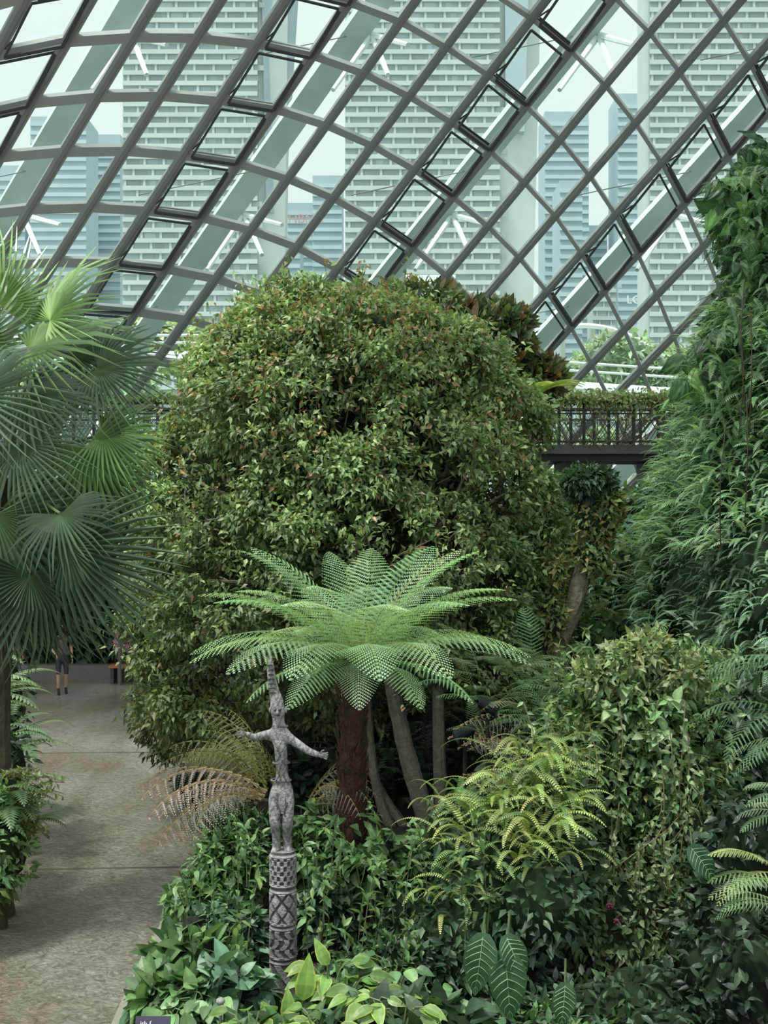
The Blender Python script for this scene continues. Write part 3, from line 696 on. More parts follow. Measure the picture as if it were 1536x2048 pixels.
for (px,py,d,r,nn,cc_) in((1478,395,16.2,.36,34,[(.10,.22,.07),(.16,.31,.10),(.05,.12,.045),(.04,.09,.04)]),(1515,340,16.3,.34,26,HC),(1505,520,16,.34,22,HC),(1392,745,16,.24,16,[(.07,.16,.06),(.17,.32,.10),(.05,.11,.045)]),(1440,700,15.8,.3,20,HC)):
    c=W(px,py,d); dd=sph(nn); dd[:,1]=-abs(dd[:,1])
    core(mb,c+np.array([.2,.25,0]),(r*.7,r*.7,r*.9),(.02,.035,.018),k_,res=12)
    inst(mb,HE,c+dd*r,dd*.5-UP*.7+.45*rng.normal(size=(nn,3)),dd+np.array([0,-.7,.5])+.4*rng.normal(size=(nn,3)),.2+.2*rng.random(nn),cols(nn,cc_))
# fern tufts growing between the climbers
n=500; px_=rng.uniform(1400,1545,n); py_=rng.uniform(330,900,n)
p=np.array([W(a,b,15.0+.8*rng.random()) for a,b in zip(px_,py_) if a>np.interp(b,[330,370,470,560,700,900],[1500,1450,1480,1480,1410,1380])])
n=len(p); inst(mb,F_HANG,p,np.array([-.3,-1,.2])+.5*rng.normal(size=(n,3)),UP+.3*rng.normal(size=(n,3)),.25+.25*rng.random(n),cols(n,[(.06,.13,.06),(.11,.2,.09),(.16,.28,.13)]))
for k_ in range(5):
    x0=rng.uniform(1450,1536); y0=rng.uniform(500,900); tube(mb,[W(x0,y0,14.6),W(x0+rng.normal()*10,y0+120,14.3),W(x0+rng.normal()*20,y0+260,14.4)],[.007],4,(.05,.04,.025),k=3)
mb.build('fern_covered_mountain',[M_LEAF,M_MATTE])

# ================================================================ MID MOUND
mb=MB(); MC=[(.115,.20,.085),(.16,.265,.105),(.07,.135,.06),(.20,.275,.12)]
for (px,py,d,rx,rz,n,s) in((1270,1400,12.2,.62,.46,2200,.115),(1190,1440,12.3,.4,.4,1000,.11),(1260,1560,12.0,.74,.7,3000,.11),(1300,1750,11.8,.75,.8,3000,.10),(1240,1900,11.2,.8,.8,3000,.095),(1130,1800,11.4,.5,.7,1900,.10),(1380,1650,12.5,.55,.9,1600,.11),(1400,1900,11.5,.6,.8,1500,.10),(1350,1480,12.6,.6,.7,1600,.11),(1390,1400,12.8,.4,.5,900,.11)):
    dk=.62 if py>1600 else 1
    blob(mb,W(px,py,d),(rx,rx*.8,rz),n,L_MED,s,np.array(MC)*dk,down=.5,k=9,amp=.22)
for (px,py,rx) in((1265,1315,.34),(1340,1350,.36),(1200,1355,.3),(1300,1300,.2)): blob(mb,W(px,py,12),(rx,rx,.2),600,L_SMALL,.11,[(.21,.28,.12),(.28,.31,.15),(.15,.22,.10)],corec=None,shell=.6)
for i in range(120):
    a=rng.uniform(-3.1,.1); zc=rng.uniform(1290,1700); c=W(1275+150*math.cos(a),zc,12.0+.5*math.sin(a)); e=c+np.array([.22*math.cos(a),-.2,.12+.12*rng.normal()])
    tube(mb,[c,(c+e)/2+UP*.05,e],[.005],3,(.13,.13,.06),k=3); q=np.repeat(smoothpath([c,(c+e)/2+UP*.05,e],4),2,0)
    inst(mb,L_MED,q,rng.normal(size=(len(q),3))-UP*.2,UP+.5*rng.normal(size=(len(q),3)),.07+.05*rng.random(len(q)),cols(len(q),MC))
for (px,py) in ((1300,1440),(1330,1460),(1310,1480),(1290,1470),(1250,1375),(1220,1420),(1350,1400)):
    c=W(px,py,11.35); inst(mb,L_BROAD,c[None].repeat(4,0),rng.normal(size=(4,3))+np.array([0,-.8,0]),np.array([[0,-.8,.8]]).repeat(4,0),.15,cols(4,[(.17,.25,.12)]))
for i in range(60):
    x0=rng.uniform(1020,1400); y0=rng.uniform(1400,1820); dd=10.8
    P=[W(x0,y0,dd+.3),W(x0+rng.normal()*25,y0+90,dd),W(x0+rng.normal()*45,y0+190,dd)]
    tube(mb,P,[.005],4,(.12,.11,.05),k=3); q=smoothpath(P,8)
    inst(mb,L_SMALL,q,rng.normal(size=(len(q),3))-UP*.5,np.array([0,-1,.5])+.3*rng.normal(size=(len(q),3)),.08,cols(len(q),MC))
for (px,py) in((1218,1815),(1232,1840),(1380,1960)):
    c=W(px,py,10.5)
    for i in range(12): core(mb,c+rng.normal(size=3)*.022,(.012,.012,.012),(.09,.02,.035),0,res=5)
mb.build('vine_covered_mound',[M_LEAF,M_MATTE])

mb=MB(); YF=[(.29,.38,.13),(.22,.33,.11),(.36,.45,.17),(.15,.25,.09)]
for (px,py,d,n,L_) in((1060,1560,11.0,60,.66),(1000,1640,10.8,60,.62),(1110,1530,11.4,44,.55),(960,1710,10.7,50,.56),(1080,1700,10.5,50,.58),(1150,1470,12.0,34,.5),(930,1610,11.3,30,.5),(920,1800,10.6,34,.5),(1100,1640,10.8,44,.6)):
    c=W(px,py,d)
    for i in range(n):
        a=rng.uniform(0,6.28); v=np.array([math.cos(a),math.sin(a)*.7-.35,0])
        inst(mb,F_BOSTON,(c+rng.normal(size=3)*.12)[None],v[None],(UP+.2*rng.normal(size=3))[None],L_*(.6+.6*rng.random()),cols(1,YF))
    blob(mb,c-UP*.45,(.45,.4,.5),300,L_SMALL,.12,DARK)
mb.build('sword_fern',[M_LEAF,M_MATTE])

# ================================================================ UNDERSTORY
mb=MB()
US=[(430,1570,18,.5,.4,DARK),(560,1570,18,.9,.6,DARK),(680,1580,18.3,1.0,.7,DARK),(780,1600,18.4,.9,.7,DARK),(980,1560,18,1.0,.9,DARK),(940,1460,19.8,1.3,1.0,DARK),(1050,1650,15,.8,.7,DARK),(880,1500,20.5,1.4,1.5,DARK),(650,1480,20.5,1.5,1.6,DARK),(1100,1520,16,.9,.9,DARK),(1000,1420,20,1.2,1.3,DARK),(500,1500,21,1.2,1.3,DARK)]
for (px,py,d,rx,rz,b) in US: blob(mb,W(px,py,d),(rx,rx*.6,rz),1000,L_MED,.18,np.array(b)*.8)
for i in range(150):
    c=W(rng.uniform(560,1120),rng.uniform(1380,1640),rng.uniform(17.3,18)); a=rng.uniform(0,6.28)
    inst(mb,F_SIMPLE,c[None],np.array([[math.cos(a),math.sin(a)*.5-.4,.5]]),UP[None],.5+.4*rng.random(),cols(1,[(.05,.11,.05),(.07,.14,.07),(.09,.16,.07)]))
for i in range(120):
    c=W(rng.uniform(930,1180),rng.uniform(1330,1500),rng.uniform(14.0,16.5)); a=rng.uniform(0,6.28)
    inst(mb,F_BIPS,c[None],np.array([[math.cos(a),math.sin(a)*.5-.4,.3]]),UP[None],.5+.35*rng.random(),cols(1,[(.10,.19,.10),(.13,.23,.12),(.16,.22,.11)]))
mb.build('understory_shrubs',[M_LEAF,M_MATTE])
mb=MB()
FG=[(460,1740,12.2,.34,.38,GREEN,L_MED,.13),(400,1810,11.8,.28,.28,GREEN,L_MED,.13),(490,1700,12.4,.36,.42,GREEN+DARK,L_MED,.12),(455,1890,11.3,.34,.36,BLUEG,L_MED,.13),
(635,1720,12.6,.34,.5,GREEN,L_MED,.13),(650,1860,11.8,.3,.42,DARK,L_MED,.13),(380,1930,10.4,.34,.26,GREEN,L_BROAD,.2),(455,1985,10,.34,.22,BLUEG,L_BROAD,.18),(340,2010,9.9,.3,.22,GREEN,L_BROAD,.18),
(840,1780,12.2,.42,.45,DARK,L_SMALL,.07),(850,1890,11.6,.5,.55,DARK,L_SMALL,.07),(770,1740,12.0,.28,.38,GREEN,L_BROAD,.15),(780,1970,10.4,.5,.4,DARK+GREEN,L_MED,.11),(890,1990,10.4,.45,.45,DARK,L_MED,.11),(1000,1980,10.6,.5,.45,DARK,L_MED,.12),
(690,2020,9.9,.4,.24,GREEN,L_BROAD,.18),(540,2100,9.2,.7,.18,GREEN,L_BROAD,.2),(820,2080,9.2,.7,.25,DARK,L_BROAD,.18),(1100,2080,9.6,.6,.3,DARK+GREEN,L_MED,.12),(1300,2060,9.8,.9,.5,DARK,L_MED,.10),
(1500,1800,10.5,.6,1.0,np.array(DARK)*.7,L_MED,.12),(1520,2000,9.5,.7,.8,np.array(DARK)*.6,L_MED,.11),(1490,1560,12.3,.5,1.0,np.array(DARK)*.9,L_MED,.14),(720,1920,12.0,.35,.2,GREEN,L_BROAD,.14)]
for (px,py,d,rx,rz,b,tm,s) in FG: blob(mb,W(px,py,d),(rx,rx*.7,rz),int(1100 if s<.15 else 300),tm,s,np.array(b)*.8,down=.15,rnd=.7,amp=.32,j=.4,corec=(.010,.018,.009),k=7)
for i in range(220):
    a=rng.uniform(-3.1,0); z=rng.uniform(.1,1.45); p=np.array([hub[0]-.08+.2*math.cos(a),12.3+.2*math.sin(a),z]) if False else np.array([W(720,0,12.3)[0]-.08+.2*math.cos(a),12.3+.2*math.sin(a),z]); N=np.array([math.cos(a),math.sin(a),0])
    inst(mb,L_MED,p[None],(N*.7-UP*.5+.4*rng.normal(size=3))[None],(N*.6+UP)[None],.14+.07*rng.random(),cols(1,GREEN)) if z<.4 or (rng.random()<.4) else None
for i in range(110):
    px_=rng.uniform(330,980)
    if 520<px_<610: continue
    c=W(px_,rng.uniform(1700,1990),rng.uniform(10,12)); e=c+np.array([.12*rng.normal(),.1*rng.normal(),.25+.25*rng.random()])
    P=[c-UP*.2,(c+e)/2,e]; tube(mb,P,[.005],3,(.09,.11,.05),k=3); q=np.repeat(smoothpath(P,4)[3:],2,0)
    inst(mb,L_MED,q,rng.normal(size=(len(q),3))+UP*.1,UP+.4*rng.normal(size=(len(q),3)),.08+.05*rng.random(len(q)),cols(len(q),GREEN+[(.16,.26,.09)]))
mb.build('understory_shrubs',[M_LEAF,M_MATTE])
mb=MB()
def rosette(mb,c,n,tm,s,base,lift=.45,st=.35):
    for i in range(n):
        a=rng.uniform(0,6.28); v=np.array([math.cos(a),math.sin(a),lift+.5*rng.random()]); e=c+nrm(v)*st*(.5+.6*rng.random())
        tube(mb,[c-UP*.25,c*.5+e*.5+UP*.03,e],[.008,.006,.005],4,(.1,.16,.05),k=3)
        inst(mb,tm,e[None],(v*np.array([1,1,.1])+np.array([0,-.35,-.15]))[None],(UP+np.array([0,-.6,0])+.25*rng.normal(size=3))[None],s*(.7+.5*rng.random()),cols(1,base,.15))
for (px,py,d) in((655,1970,9.8),(690,2000,9.6),(650,2060,9.2),(740,2020,9.2),(500,2080,8.8),(640,2090,8.7),(800,2050,9.0),(570,2110,8.8)):
    rosette(mb,W(px,py,d),9,L_YEDGE,.21,[(.10,.20,.06),(.13,.24,.07),(.15,.26,.08)],st=.28)
for (px,py,d) in((420,1930,10.4),(370,1980,10.0),(330,2040,9.5),(710,1940,10.5),(790,1960,10),(860,2030,9.5),(900,2060,9.3),(420,2020,9.7)):
    rosette(mb,W(px,py,d),10,L_BROAD,.18,[(.11,.22,.09),(.065,.14,.06),(.16,.29,.11)],st=.28)
mb.build('variegated_foliage_plant',[M_LEAF,M_MATTE])
mb=MB()
for (px,py,dx_,s) in((605,2000,.2,.34),(655,1930,-.45,.22),(575,2040,.05,.24),(645,2010,.3,.2)):
    inst(mb,L_YEDGE,W(px,py,9.5)[None],np.array([[dx_,-.1,1.]]),np.array([[.2,-1,.1]]),s,np.array([(.15,.28,.07)]))
    c=W(px,py,9.5); tube(mb,[c,c*np.array([1,1,0])+np.array([0,.05,.2])],[.006],4,(.1,.2,.05),k=1)
mb.build('yellow_arum_leaves',[M_LEAF])
mb=MB()
def anth(p,xd,zd,s):
    xd=nrm(xd); y=nrm(np.cross(zd,xd)); z=np.cross(xd,y)
    pr=[(-.12,.35),(0,.72),(.15,.95),(.35,1),(.55,.85),(.78,.5),(1,0)]
    V=[];
    def Q(t,u): h=np.interp(t,[a for a,_ in pr],[b for _,b in pr])*.3; return p+s*(xd*t+y*u*h+z*(-.3*t*t+.25*abs(u)*h))
    for t,_ in pr: V+=[Q(t,-1),Q(t,0),Q(t,1)]
    T=[]
    for i in range(len(pr)-1):
        a=i*3;b=a+3
        for q in(0,1): T+=[(a+q,a+q+1,b+q+1),(a+q,b+q+1,b+q)]
    mb.add(V,tris=T,col=(.035,.095,.045))
    vc=(.32,.46,.30); o=z*.006*np.sign(np.dot(z,[0,-1,.2]))
    tube(mb,[Q(-.05,0)+o,Q(.4,0)+o,Q(.98,0)+o],[.004,.002],4,vc,k=4)
    for t in(-.02,.08,.2,.32,.45,.58,.7,.82):
        for u in(-1,1): tube(mb,[Q(t,0)+o,Q(t+.06,u*.45)+o,Q(t+.15,u*.88)+o],[.0024,.0011],4,vc,k=3)
for (px,py,dx_,s) in((965,1880,-.15,.42),(1010,1915,.1,.48),(1015,1880,.45,.34),(1130,1975,-.1,.30),(1385,1700,.8,.35)):
    c=W(px,py,8.9 if px<1300 else 10.2); anth(c,np.array([dx_,-.2,-1.]),np.array([.1*dx_,-1,.35]),s)
    tube(mb,[c,c+np.array([.05,.3,.1]),c+np.array([.08,.5,-.5])],[.008],4,(.08,.12,.05),k=4)
mb.build('velvet_anthurium',[M_LEAF,M_MATTE])
mb=MB(); GC=[(.33,.29,.27),(.27,.24,.22),(.38,.35,.33)]
for (px,py,d,x_,y_,z_,L_,b) in ((520,1590,12.8,-1,-.2,.1,1.4,GC),(520,1600,12.6,-1,-.5,-.1,1.3,GC),(520,1580,13,-.9,.2,.5,1.3,[(.27,.28,.17)]),(520,1600,12.8,-1,-.1,-.2,1.4,GC),(530,1570,13,-.5,.1,.8,1.1,[(.22,.26,.12)]),(520,1560,13.2,-.8,.3,.9,1.2,[(.25,.29,.14)]),
   (620,1600,12.9,.8,-.3,.3,.9,GC),(620,1610,12.7,1,-.2,.1,.95,GC),(640,1590,12.6,.9,-.6,.1,.8,GC),(520,1590,12.5,-.8,-.8,.1,1.2,GC),(560,1580,12.8,-.2,-.5,.8,.9,[(.2,.24,.11)]),
   (900,1470,15,1,-.2,.2,1.0,GC),(920,1500,14.5,1,-.4,.2,1.0,GC),(930,1560,14,1,-.1,.1,.9,GC),(1290,1360,12.6,1,-.4,.6,.9,[(.24,.30,.18)])):
    for q in range(4): inst(mb,F_DEAD,(W(px,py,d)+.04*rng.normal(size=3))[None],(np.array([x_,y_,z_])+.2*rng.normal(size=3))[None],(UP+.3*rng.normal(size=3))[None],L_*(.8+.3*rng.random()),cols(1,b,.12))
tube(mb,[W(530,1600,12.9)*np.array([1,1,0]),W(530,1600,12.9)],[.10,.08],8,(.04,.03,.02),mat=1)
tube(mb,[W(625,1610,13)*np.array([1,1,0]),W(625,1610,13)],[.08,.07],8,(.04,.03,.02),mat=1)
for i in range(34):
    a=rng.uniform(1.5,4.5); inst(mb,F_DEAD,W(500,1570,13.2)[None],np.array([[math.cos(a),math.sin(a)*.5,.5]]),(UP+.3*rng.normal(size=3))[None],.9,cols(1,[(.2,.24,.1),(.25,.26,.14)]))
mb.build('withered_tree_fern',[M_LEAF,M_BARK])
mb=MB()
for (px,py,d,x_,z_,L_,b) in((1560,1745,7.5,-1,.1,.5,(.4,.5,.22)),(1575,1780,7.5,-1,-.05,.55,(.3,.46,.24)),(1570,1820,7.4,-1,.0,.45,(.28,.44,.22)),(1590,1640,8,-1,.0,.42,(.28,.44,.26)),(1600,1600,8,-1,.2,.42,(.28,.44,.26)),(1600,1480,9,-1,-.4,.6,(.14,.27,.15)),(1560,1420,11,-1,-.3,.8,(.14,.27,.15)),(1600,1330,11,-1,-.2,.9,(.16,.3,.17))):
    for q in range(3): inst(mb,F_BIPS,W(px,py,d)[None],(np.array([x_,-.1,z_])+.2*rng.normal(size=3))[None],UP[None],L_,cols(1,[b],.1))
mb.build('foreground_fern',[M_LEAF])

# ================================================================ TOTEM
tot=bpy.data.objects.new('carved_totem_figure',None); bpy.context.scene.collection.objects.link(tot)
TX,TY=float(W(566,0,11)[0]),11.0
def Z11(py): return float(CZ-(py-1024)/F*TY)
mb=MB(); nz=300; nt_=112; zz=np.linspace(0.0,Z11(1700),nz); tt=np.arange(nt_)/nt_*2*math.pi
Zg,Tg=np.meshgrid(zz,tt,indexing='ij'); H=zz[-1]
def band(c,w,hh): return hh*np.clip(1-np.abs(Zg-c)/w,0,1)**.5
R=.115+0*Zg; P=np.zeros_like(Zg)
for f in(.0,.28,.31,.50,.53,.74,.78,.97): P+=band(H*f,.018,.018)
dia=np.abs(((Tg*6/(2*math.pi))%1)-.5)+np.abs(((Zg/.16)%1)-.5)
P+= np.where((Zg>H*.54)&(Zg<H*.73),.018*(np.abs(dia-.5)>.12),0)
scr=np.sin(Tg*8+np.sin(Zg*40)*1.6)*np.sin(Zg*36)
P+= np.where((Zg>H*.32)&(Zg<H*.49),.018*(scr>.0),0)+np.where((Zg>.02)&(Zg<H*.27),.016*(np.sin(Tg*5+Zg*30)>.1),0)
P+= np.where((Zg>H*.79)&(Zg<H*.96),.016*(np.cos(Tg*12)*np.cos(Zg*70)>-.1),0)
R=R+P-.006; X=TX+np.cos(Tg)*R; Y=TY+np.sin(Tg)*R
i,j=np.meshgrid(np.arange(nz-1),np.arange(nt_),indexing='ij'); j2=(j+1)%nt_
cc=np.array([.24,.245,.235])[None,None]*(.4+.7*np.clip(P/.016,0,1))[...,None]  # grooves coloured darker by relief, occlusion shade painted in
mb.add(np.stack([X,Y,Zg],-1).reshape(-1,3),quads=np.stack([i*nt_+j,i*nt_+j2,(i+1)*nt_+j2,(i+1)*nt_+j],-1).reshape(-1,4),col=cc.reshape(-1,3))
mb.add(np.vstack([np.stack([X[-1],Y[-1],Zg[-1]],1),[[TX,TY,H]]]),tris=[(a,(a+1)%nt_,nt_) for a in range(nt_)],col=(.2,.2,.18))
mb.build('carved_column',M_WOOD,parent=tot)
def skin(name,J,Ed,mat,colf,parent,sub=2,root=0):
    me=bpy.data.meshes.new(name); me.from_pydata([tuple(p[:3]) for p in J],Ed,[]); o=bpy.data.objects.new(name,me); bpy.context.scene.collection.objects.link(o)
    o.modifiers.new('s','SKIN'); sd=me.skin_vertices[0].data
    for i_,p in enumerate(J): sd[i_].radius=(p[3],p[4] if len(p)>4 else p[3]); sd[i_].use_root=(i_==root)
    m_=o.modifiers.new('u','SUBSURF'); m_.levels=sub; m_.render_levels=sub
    dg=bpy.context.evaluated_depsgraph_get(); dg.update(); em=bpy.data.meshes.new_from_object(o.evaluated_get(dg))
    bpy.data.objects.remove(o)
    o=bpy.data.objects.new(name,em); bpy.context.scene.collection.objects.link(o); em.materials.clear(); em.materials.append(mat)
    a=em.color_attributes.new('Col','FLOAT_COLOR','POINT')
    for i_,v in enumerate(em.vertices): a.data[i_].color=(*colf(v.co),1)
    for p in em.polygons: p.use_smooth=True
    o.parent=parent; return o
def TP(px,py,dy=0,*r): 
    w=W(px,py,TY); return (w[0],TY+dy,w[2],*r)
J=[TP(566,1575,0,.085,.07),TP(564,1540,0,.066,.055),TP(562,1500,-.01,.088,.065),TP(560,1468,0,.08,.06),TP(557,1445,0,.048),TP(556,1420,-.01,.068,.078),TP(553,1398,0,.064),
   TP(547,1378,0,.048),TP(542,1345,0,.042),TP(541,1312,0,.014),
   TP(548,1590,-.01,.062),TP(551,1640,-.06,.056),TP(553,1672,.0,.042),TP(553,1700,.0,.045),TP(547,1703,-.07,.03),
   TP(578,1590,-.01,.062),TP(576,1640,-.06,.056),TP(574,1672,.0,.042),TP(576,1700,.0,.045),TP(580,1703,-.07,.03),
   TP(530,1470,0,.044),TP(508,1474,-.05,.036),TP(494,1462,-.12,.026),
   TP(590,1484,0,.044),TP(616,1500,-.04,.036),TP(640,1506,-.10,.028)]
Ed=[(0,1),(1,2),(2,3),(3,4),(4,5),(5,6),(6,7),(7,8),(8,9),(0,10),(10,11),(11,12),(12,13),(13,14),(0,15),(15,16),(16,17),(17,18),(18,19),(3,20),(20,21),(21,22),(3,23),(23,24),(24,25)]
skin('figure_body',J,Ed,M_WOOD,lambda c:(.225,.235,.23) if math.sin(c.z*60+3*math.sin(c.x*70))>-.4 else (.12,.13,.125),tot,sub=3)
mb=MB(); WC2=(.20,.21,.205)
fc=np.array(TP(556,1420,0)); 
core(mb,fc+np.array([-.02,-.085,.012]),(.014,.01,.010),(.04,.04,.035),0,mat=0,res=8); core(mb,fc+np.array([.024,-.085,.012]),(.014,.01,.010),(.04,.04,.035),0,mat=0,res=8)
tube(mb,[fc+np.array([.002,-.07,.02]),fc+np.array([.002,-.11,-.012]),fc+np.array([.002,-.082,-.018])],[.008,.014,.006],6,WC2)
tube(mb,[fc+np.array([-.025,-.08,-.034]),fc+np.array([.028,-.08,-.034])],[.008],6,(.06,.06,.055),k=2)
for s in(-1,1): core(mb,fc+np.array([s*.072,0,.0]),(.012,.02,.03),WC2,0,mat=0,res=8)
for (pw_,dirx) in ((np.array(TP(494,1462,-.12)),-1),(np.array(TP(640,1506,-.10)),1)):
    core(mb,pw_+np.array([dirx*.02,-.01,0]),(.03,.02,.026),WC2,0,mat=0,res=8)
    for f in range(4): tube(mb,[pw_+np.array([dirx*.03,-.01,.018-f*.012]),pw_+np.array([dirx*.06,-.02,.02-f*.016]),pw_+np.array([dirx*(.082-.006*abs(f-1)),-.028,.03-f*.02])],[.008,.007,.005],6,WC2,k=3)
    tube(mb,[pw_+np.array([dirx*.01,-.02,.02]),pw_+np.array([dirx*.025,-.035,.045]),pw_+np.array([dirx*.045,-.04,.055])],[.008,.007,.005],6,WC2,k=3)
for q in range(7):
    p=np.array(TP(546-q*.8,1385-q*9,-.040+q*.002)); tube(mb,[p+np.array([-.036+q*.003,0,0]),p+np.array([0,-.016,.012]),p+np.array([.036-q*.003,0,0])],[.007],5,(.07,.07,.065),k=3)
for zpy,rr in((1452,.06),(1525,.076),(1560,.09)):
    p=np.array(TP(562,zpy,0)); tube(mb,[p+np.array([rr*math.cos(a),rr*.82*math.sin(a),0]) for a in np.linspace(0,2*math.pi,17)],[.009],5,(.12,.125,.12),k=1)
for s in (-1,1):
    for (y0,y1,xx,dy) in((1490,1520,565,-.085),(1530,1560,564,-.075),(1600,1640,566,-.085)):
        p0=np.array(TP(xx+s*10,y0,dy)); p1=np.array(TP(xx+s*4,(y0+y1)/2,dy-.01)); p2=np.array(TP(xx+s*12,y1,dy)); tube(mb,[p0,p1,p2],[.007],5,(.08,.085,.08),k=4)
box(mb,np.array(TP(565,1605,-.075)),(.06,.03,.16),WC2)
mb.build('carved_details',M_WOOD,parent=tot)

# ================================================================ SMALL OBJECTS
def spot(px,py,d,ang):
    mb=MB(); c=W(px,py,d); v=nrm(np.array([math.cos(ang),-.3,-.4])); s=.8
    tube(mb,[c-v*.14*s,c-v*.12*s,c+v*.02*s,c+v*.1*s,c+v*.16*s],[.04,.066,.07,.085,.09],14,(.010,.014,.016),k=2)
    tube(mb,[c+v*.125,c+v*.132],[.078],14,(.05,.075,.08),k=1)
    tube(mb,[c+np.array([-.1,0,0]),c+np.array([-.08,0,-.14]),c+np.array([0,0,-.17]),c+np.array([.08,0,-.14]),c+np.array([.1,0,0])],[.010],6,(.02,.02,.02),k=4)
    tube(mb,[c-UP*.17,np.array([c[0],c[1],.1])],[.025],8,(.02,.02,.02),k=1)
    mb.build('garden_spotlight',M_MATTE,smooth=False)
spot(930,1465,14.2,2.6); spot(975,1412,14.4,.1)
mb=MB(); c=FL(262,1366); 
for q in range(5): box(mb,(c[0],c[1]-.22+.11*q,.45),(1.1,.095,.05),(.42,.16,.07))
for s in(-.45,.45):
    box(mb,(c[0]+s,c[1],.21),(.08,.42,.42),(.05,.05,.05)); box(mb,(c[0]+s,c[1],.40),(.1,.5,.05),(.05,.05,.05))
mb.build('wooden_bench',M_PLAIN)
def globe(px,py,d,r):
    mb=MB(); c=W(px,py,d)
    prof_=[(r*.35,-r*1.1),(r*.4,-r*.95),(r*.75,-r*.7),(r,-.1*r),(r*.92,r*.35),(r*.6,r*.75),(r*.3,r*.88),(r*.36,r*1.05)]
    tube(mb,[(c[0],c[1],c[2]+z) for _,z in prof_],[a for a,_ in prof_],20,(.62,.66,.64),k=1)
    tube(mb,[c-UP*r*1.05,np.array([c[0],c[1],.0])],[.05],8,(.1,.1,.1),k=1); mb.build('garden_globe_lamp',M_PLAIN,smooth=True)
globe(272,1168,30.8,.27); globe(240,1160,31.2,.2)
mb=MB()
for i in range(70):
    c=W(rng.uniform(230,280),rng.uniform(1258,1300),31.6+rng.random()*.4)
    inst(mb,L_SMALL,c[None].repeat(5,0),np.stack([np.cos(np.arange(5)*1.257),0*np.arange(5)-.3,np.sin(np.arange(5)*1.257)],1),np.array([[0,-1,.2]]).repeat(5,0),.10,cols(5,[(.6,.25,.38),(.7,.45,.5)]))
for i in range(14):
    c=W(rng.uniform(230,280),1262+rng.uniform(0,30),31.8); tube(mb,[c*np.array([1,1,0]),c],[.01],4,(.06,.12,.04),k=1)
mb.build('pink_orchid_display',[M_LEAF,M_MATTE])
mb=MB(); c=W(305,2052,8.6)
pl=[c+np.array(q) for q in((-.13,0,-.09),(.12,0,-.09),(.12,.05,.05),(-.13,.05,.05))]
mb.add(pl+[p+np.array([0,.02,-.01]) for p in pl],quads=[(0,1,2,3),(7,6,5,4),(0,4,5,1),(1,5,6,2),(2,6,7,3),(3,7,4,0)],col=(.035,.03,.06))
tube(mb,[c+np.array([0,.03,-.03]),np.array([c[0],c[1]+.03,.1])],[.012],6,(.05,.05,.05),k=1)
lab=mb.build('plant_label_sign',M_PLAIN)
cu=bpy.data.curves.new('lettering','FONT'); cu.body='ith f'; cu.size=.05; cu.extrude=.001
t=bpy.data.objects.new('lettering',cu); t.location=Vector(c+np.array([-.09,-.002,.0])); t.rotation_euler=(math.radians(72),0,0); t.parent=lab
m,nt2,out=newmat('label_ink'); b=nt2.nodes.new('ShaderNodeBsdfPrincipled'); b.inputs['Base Color'].default_value=(.6,.6,.65,1); nt2.links.new(b.outputs[0],out.inputs[0]); cu.materials.append(m); bpy.context.scene.collection.objects.link(t)
mb=MB(); c=W(441,2003,9.2); core(mb,c,(.035,.035,.03),(.2,.2,.19),0,mat=0,res=10); tube(mb,[c,np.array([c[0],c[1],.1])],[.012],6,(.1,.1,.1),k=1); mb.build('bollard_light',M_PLAIN,smooth=True)

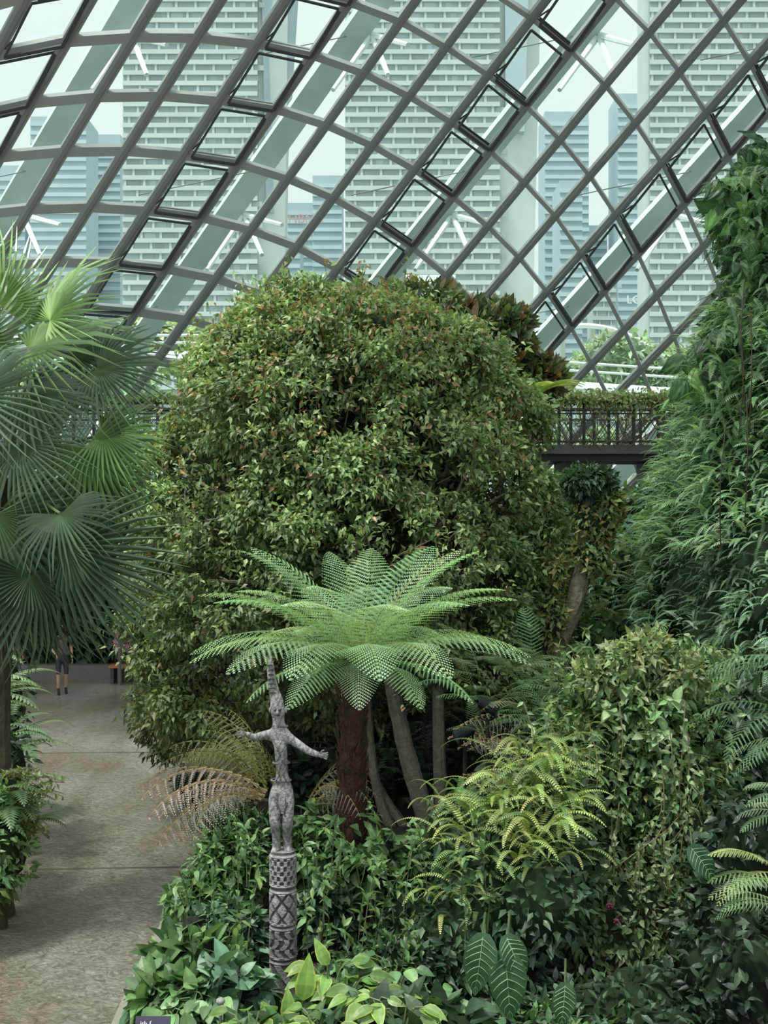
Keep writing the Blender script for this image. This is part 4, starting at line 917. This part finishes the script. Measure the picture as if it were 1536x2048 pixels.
# ================================================================ PEOPLE
def person(X,Yp,face,shirt,shorts,hair,h=1.7,stride=.1):
    o=bpy.data.objects.new('visitor',None); bpy.context.scene.collection.objects.link(o); s=h/1.7
    J=[(0,0,.93,.13,.10),(0,0,1.08,.115,.085),(0,0,1.25,.15,.10),(0,0,1.39,.12,.08),(0,0,1.47,.05),(0,0,1.53,.05),
       (.09,0,.86,.085),(.10,-stride/2,.48,.055),(.10,stride*.6,.09,.036),(.10,stride*.6-.05,.035,.04),(.10,stride*.6-.16,.03,.032),
       (-.09,0,.86,.085),(-.10,-stride*.9,.48,.055),(-.10,-stride,.09,.036),(-.10,-stride-.05,.035,.04),(-.10,-stride-.16,.03,.032),
       (.19,0,1.37,.055),(.23,.02,1.10,.04),(.24,-.06,.88,.026),(-.19,0,1.37,.055),(-.24,.0,1.10,.04),(-.17,-.2,1.0,.026)]
    Ed=[(0,1),(1,2),(2,3),(3,4),(4,5),(0,6),(6,7),(7,8),(8,9),(9,10),(0,11),(11,12),(12,13),(13,14),(14,15),(3,16),(16,17),(17,18),(3,19),(19,20),(20,21)]
    SK=(.42,.25,.17)
    def cf(c):
        x,y,z=c
        if z<.09: return (.012,.012,.014)
        if z<.16: return (.02,.02,.02)
        if z<.50: return SK
        if z<.98 and abs(x)<.2 and y>-.16: return shorts
        if z>1.44: return SK
        if abs(x)>.17 and z<1.18: return SK
        return shirt
    skin('body',J,Ed,M_PLAIN,cf,o)
    mb=MB(); hc=np.array([0,-.015,1.615])
    core(mb,hc,(.075,.092,.112),SK,0,amp=0,mat=0,res=16)
    core(mb,hc+np.array([0,.022,.028]),(.083,.092,.105),hair,1,amp=.03,mat=0,res=14)
    for sx in(-1,1):
        core(mb,hc+np.array([sx*.03,-.085,.005]),(.011,.008,.007),(.03,.02,.02),0,mat=0,res=6); core(mb,hc+np.array([sx*.077,0,-.01]),(.01,.02,.03),SK,0,mat=0,res=6)
    tube(mb,[hc+np.array([0,-.085,.01]),hc+np.array([0,-.112,-.02]),hc+np.array([0,-.09,-.028])],[.008,.012,.007],6,SK)
    tube(mb,[hc+np.array([-.022,-.088,-.055]),hc+np.array([.022,-.088,-.055])],[.006],5,(.3,.1,.09),k=2)
    for w,sg in((np.array([.24,-.07,.86]),1),(np.array([-.16,-.23,.99]),-1)):
        core(mb,w+np.array([0,-.01,-.03]),(.018,.032,.045),SK,0,mat=0,res=8)
        for f in range(4): tube(mb,[w+np.array([0,-.035+.017*f,-.06]),w+np.array([-sg*.008,-.038+.018*f,-.09]),w+np.array([-sg*.022,-.035+.017*f,-.112+.006*abs(f-1.5)])],[.009,.008,.006],6,SK,k=2)
        tube(mb,[w+np.array([0,-.035,-.02]),w+np.array([-sg*.01,-.058,-.045]),w+np.array([-sg*.015,-.06,-.068])],[.010,.009,.007],6,SK,k=2)
    mb.build('head_and_hands',M_PLAIN,smooth=True,parent=o)
    o.location=(X,Yp,0); o.rotation_euler=(0,0,face); o.scale=(s,s,s)
p=FL(124,1388); person(p[0],p[1],.4,(.10,.11,.10),(.02,.02,.025),(.02,.015,.012))
p=FL(22,1392); person(p[0],p[1],2.6,(.03,.035,.05),(.07,.08,.1),(.02,.015,.012),1.68)

# ================================================================ LIGHT / WORLD / CAMERA
w=bpy.data.worlds.new('World'); bpy.context.scene.world=w; w.use_nodes=True; nt=w.node_tree; nt.nodes.clear()
out=nt.nodes.new('ShaderNodeOutputWorld'); bg=nt.nodes.new('ShaderNodeBackground'); tc=nt.nodes.new('ShaderNodeTexCoord'); sx=nt.nodes.new('ShaderNodeSeparateXYZ'); cr=nt.nodes.new('ShaderNodeValToRGB')
nt.links.new(tc.outputs['Generated'],sx.inputs[0]); nt.links.new(sx.outputs['Z'],cr.inputs[0]); nt.links.new(cr.outputs[0],bg.inputs[0]); nt.links.new(bg.outputs[0],out.inputs[0])
e=cr.color_ramp.elements; e[0].position=0; e[0].color=(.45,.51,.495,1); e[1].position=.85; e[1].color=(1.0,1.0,1.0,1)
e2=cr.color_ramp.elements.new(.42); e2.color=(.52,.57,.555,1)
bg.inputs[1].default_value=1.85
sl=bpy.data.lights.new('sun','SUN'); sl.energy=4.8; sl.angle=math.radians(9); sl.color=(1,.97,.90)
so=bpy.data.objects.new('sun',sl); bpy.context.scene.collection.objects.link(so)
so.rotation_euler=Vector((.30,.26,-1)).to_track_quat('-Z','Y').to_euler()
cam=bpy.data.cameras.new('camera'); co=bpy.data.objects.new('camera',cam); bpy.context.scene.collection.objects.link(co)
co.location=(0,0,CZ); co.rotation_euler=(math.pi/2,0,0); cam.sensor_fit='VERTICAL'; cam.sensor_height=36; cam.lens=F/2048*36; cam.clip_end=3000
bpy.context.scene.camera=co
vs_=bpy.context.scene.view_settings; vs_.view_transform='Standard'; vs_.look='None'; vs_.exposure=0; vs_.gamma=1.03
print('done')
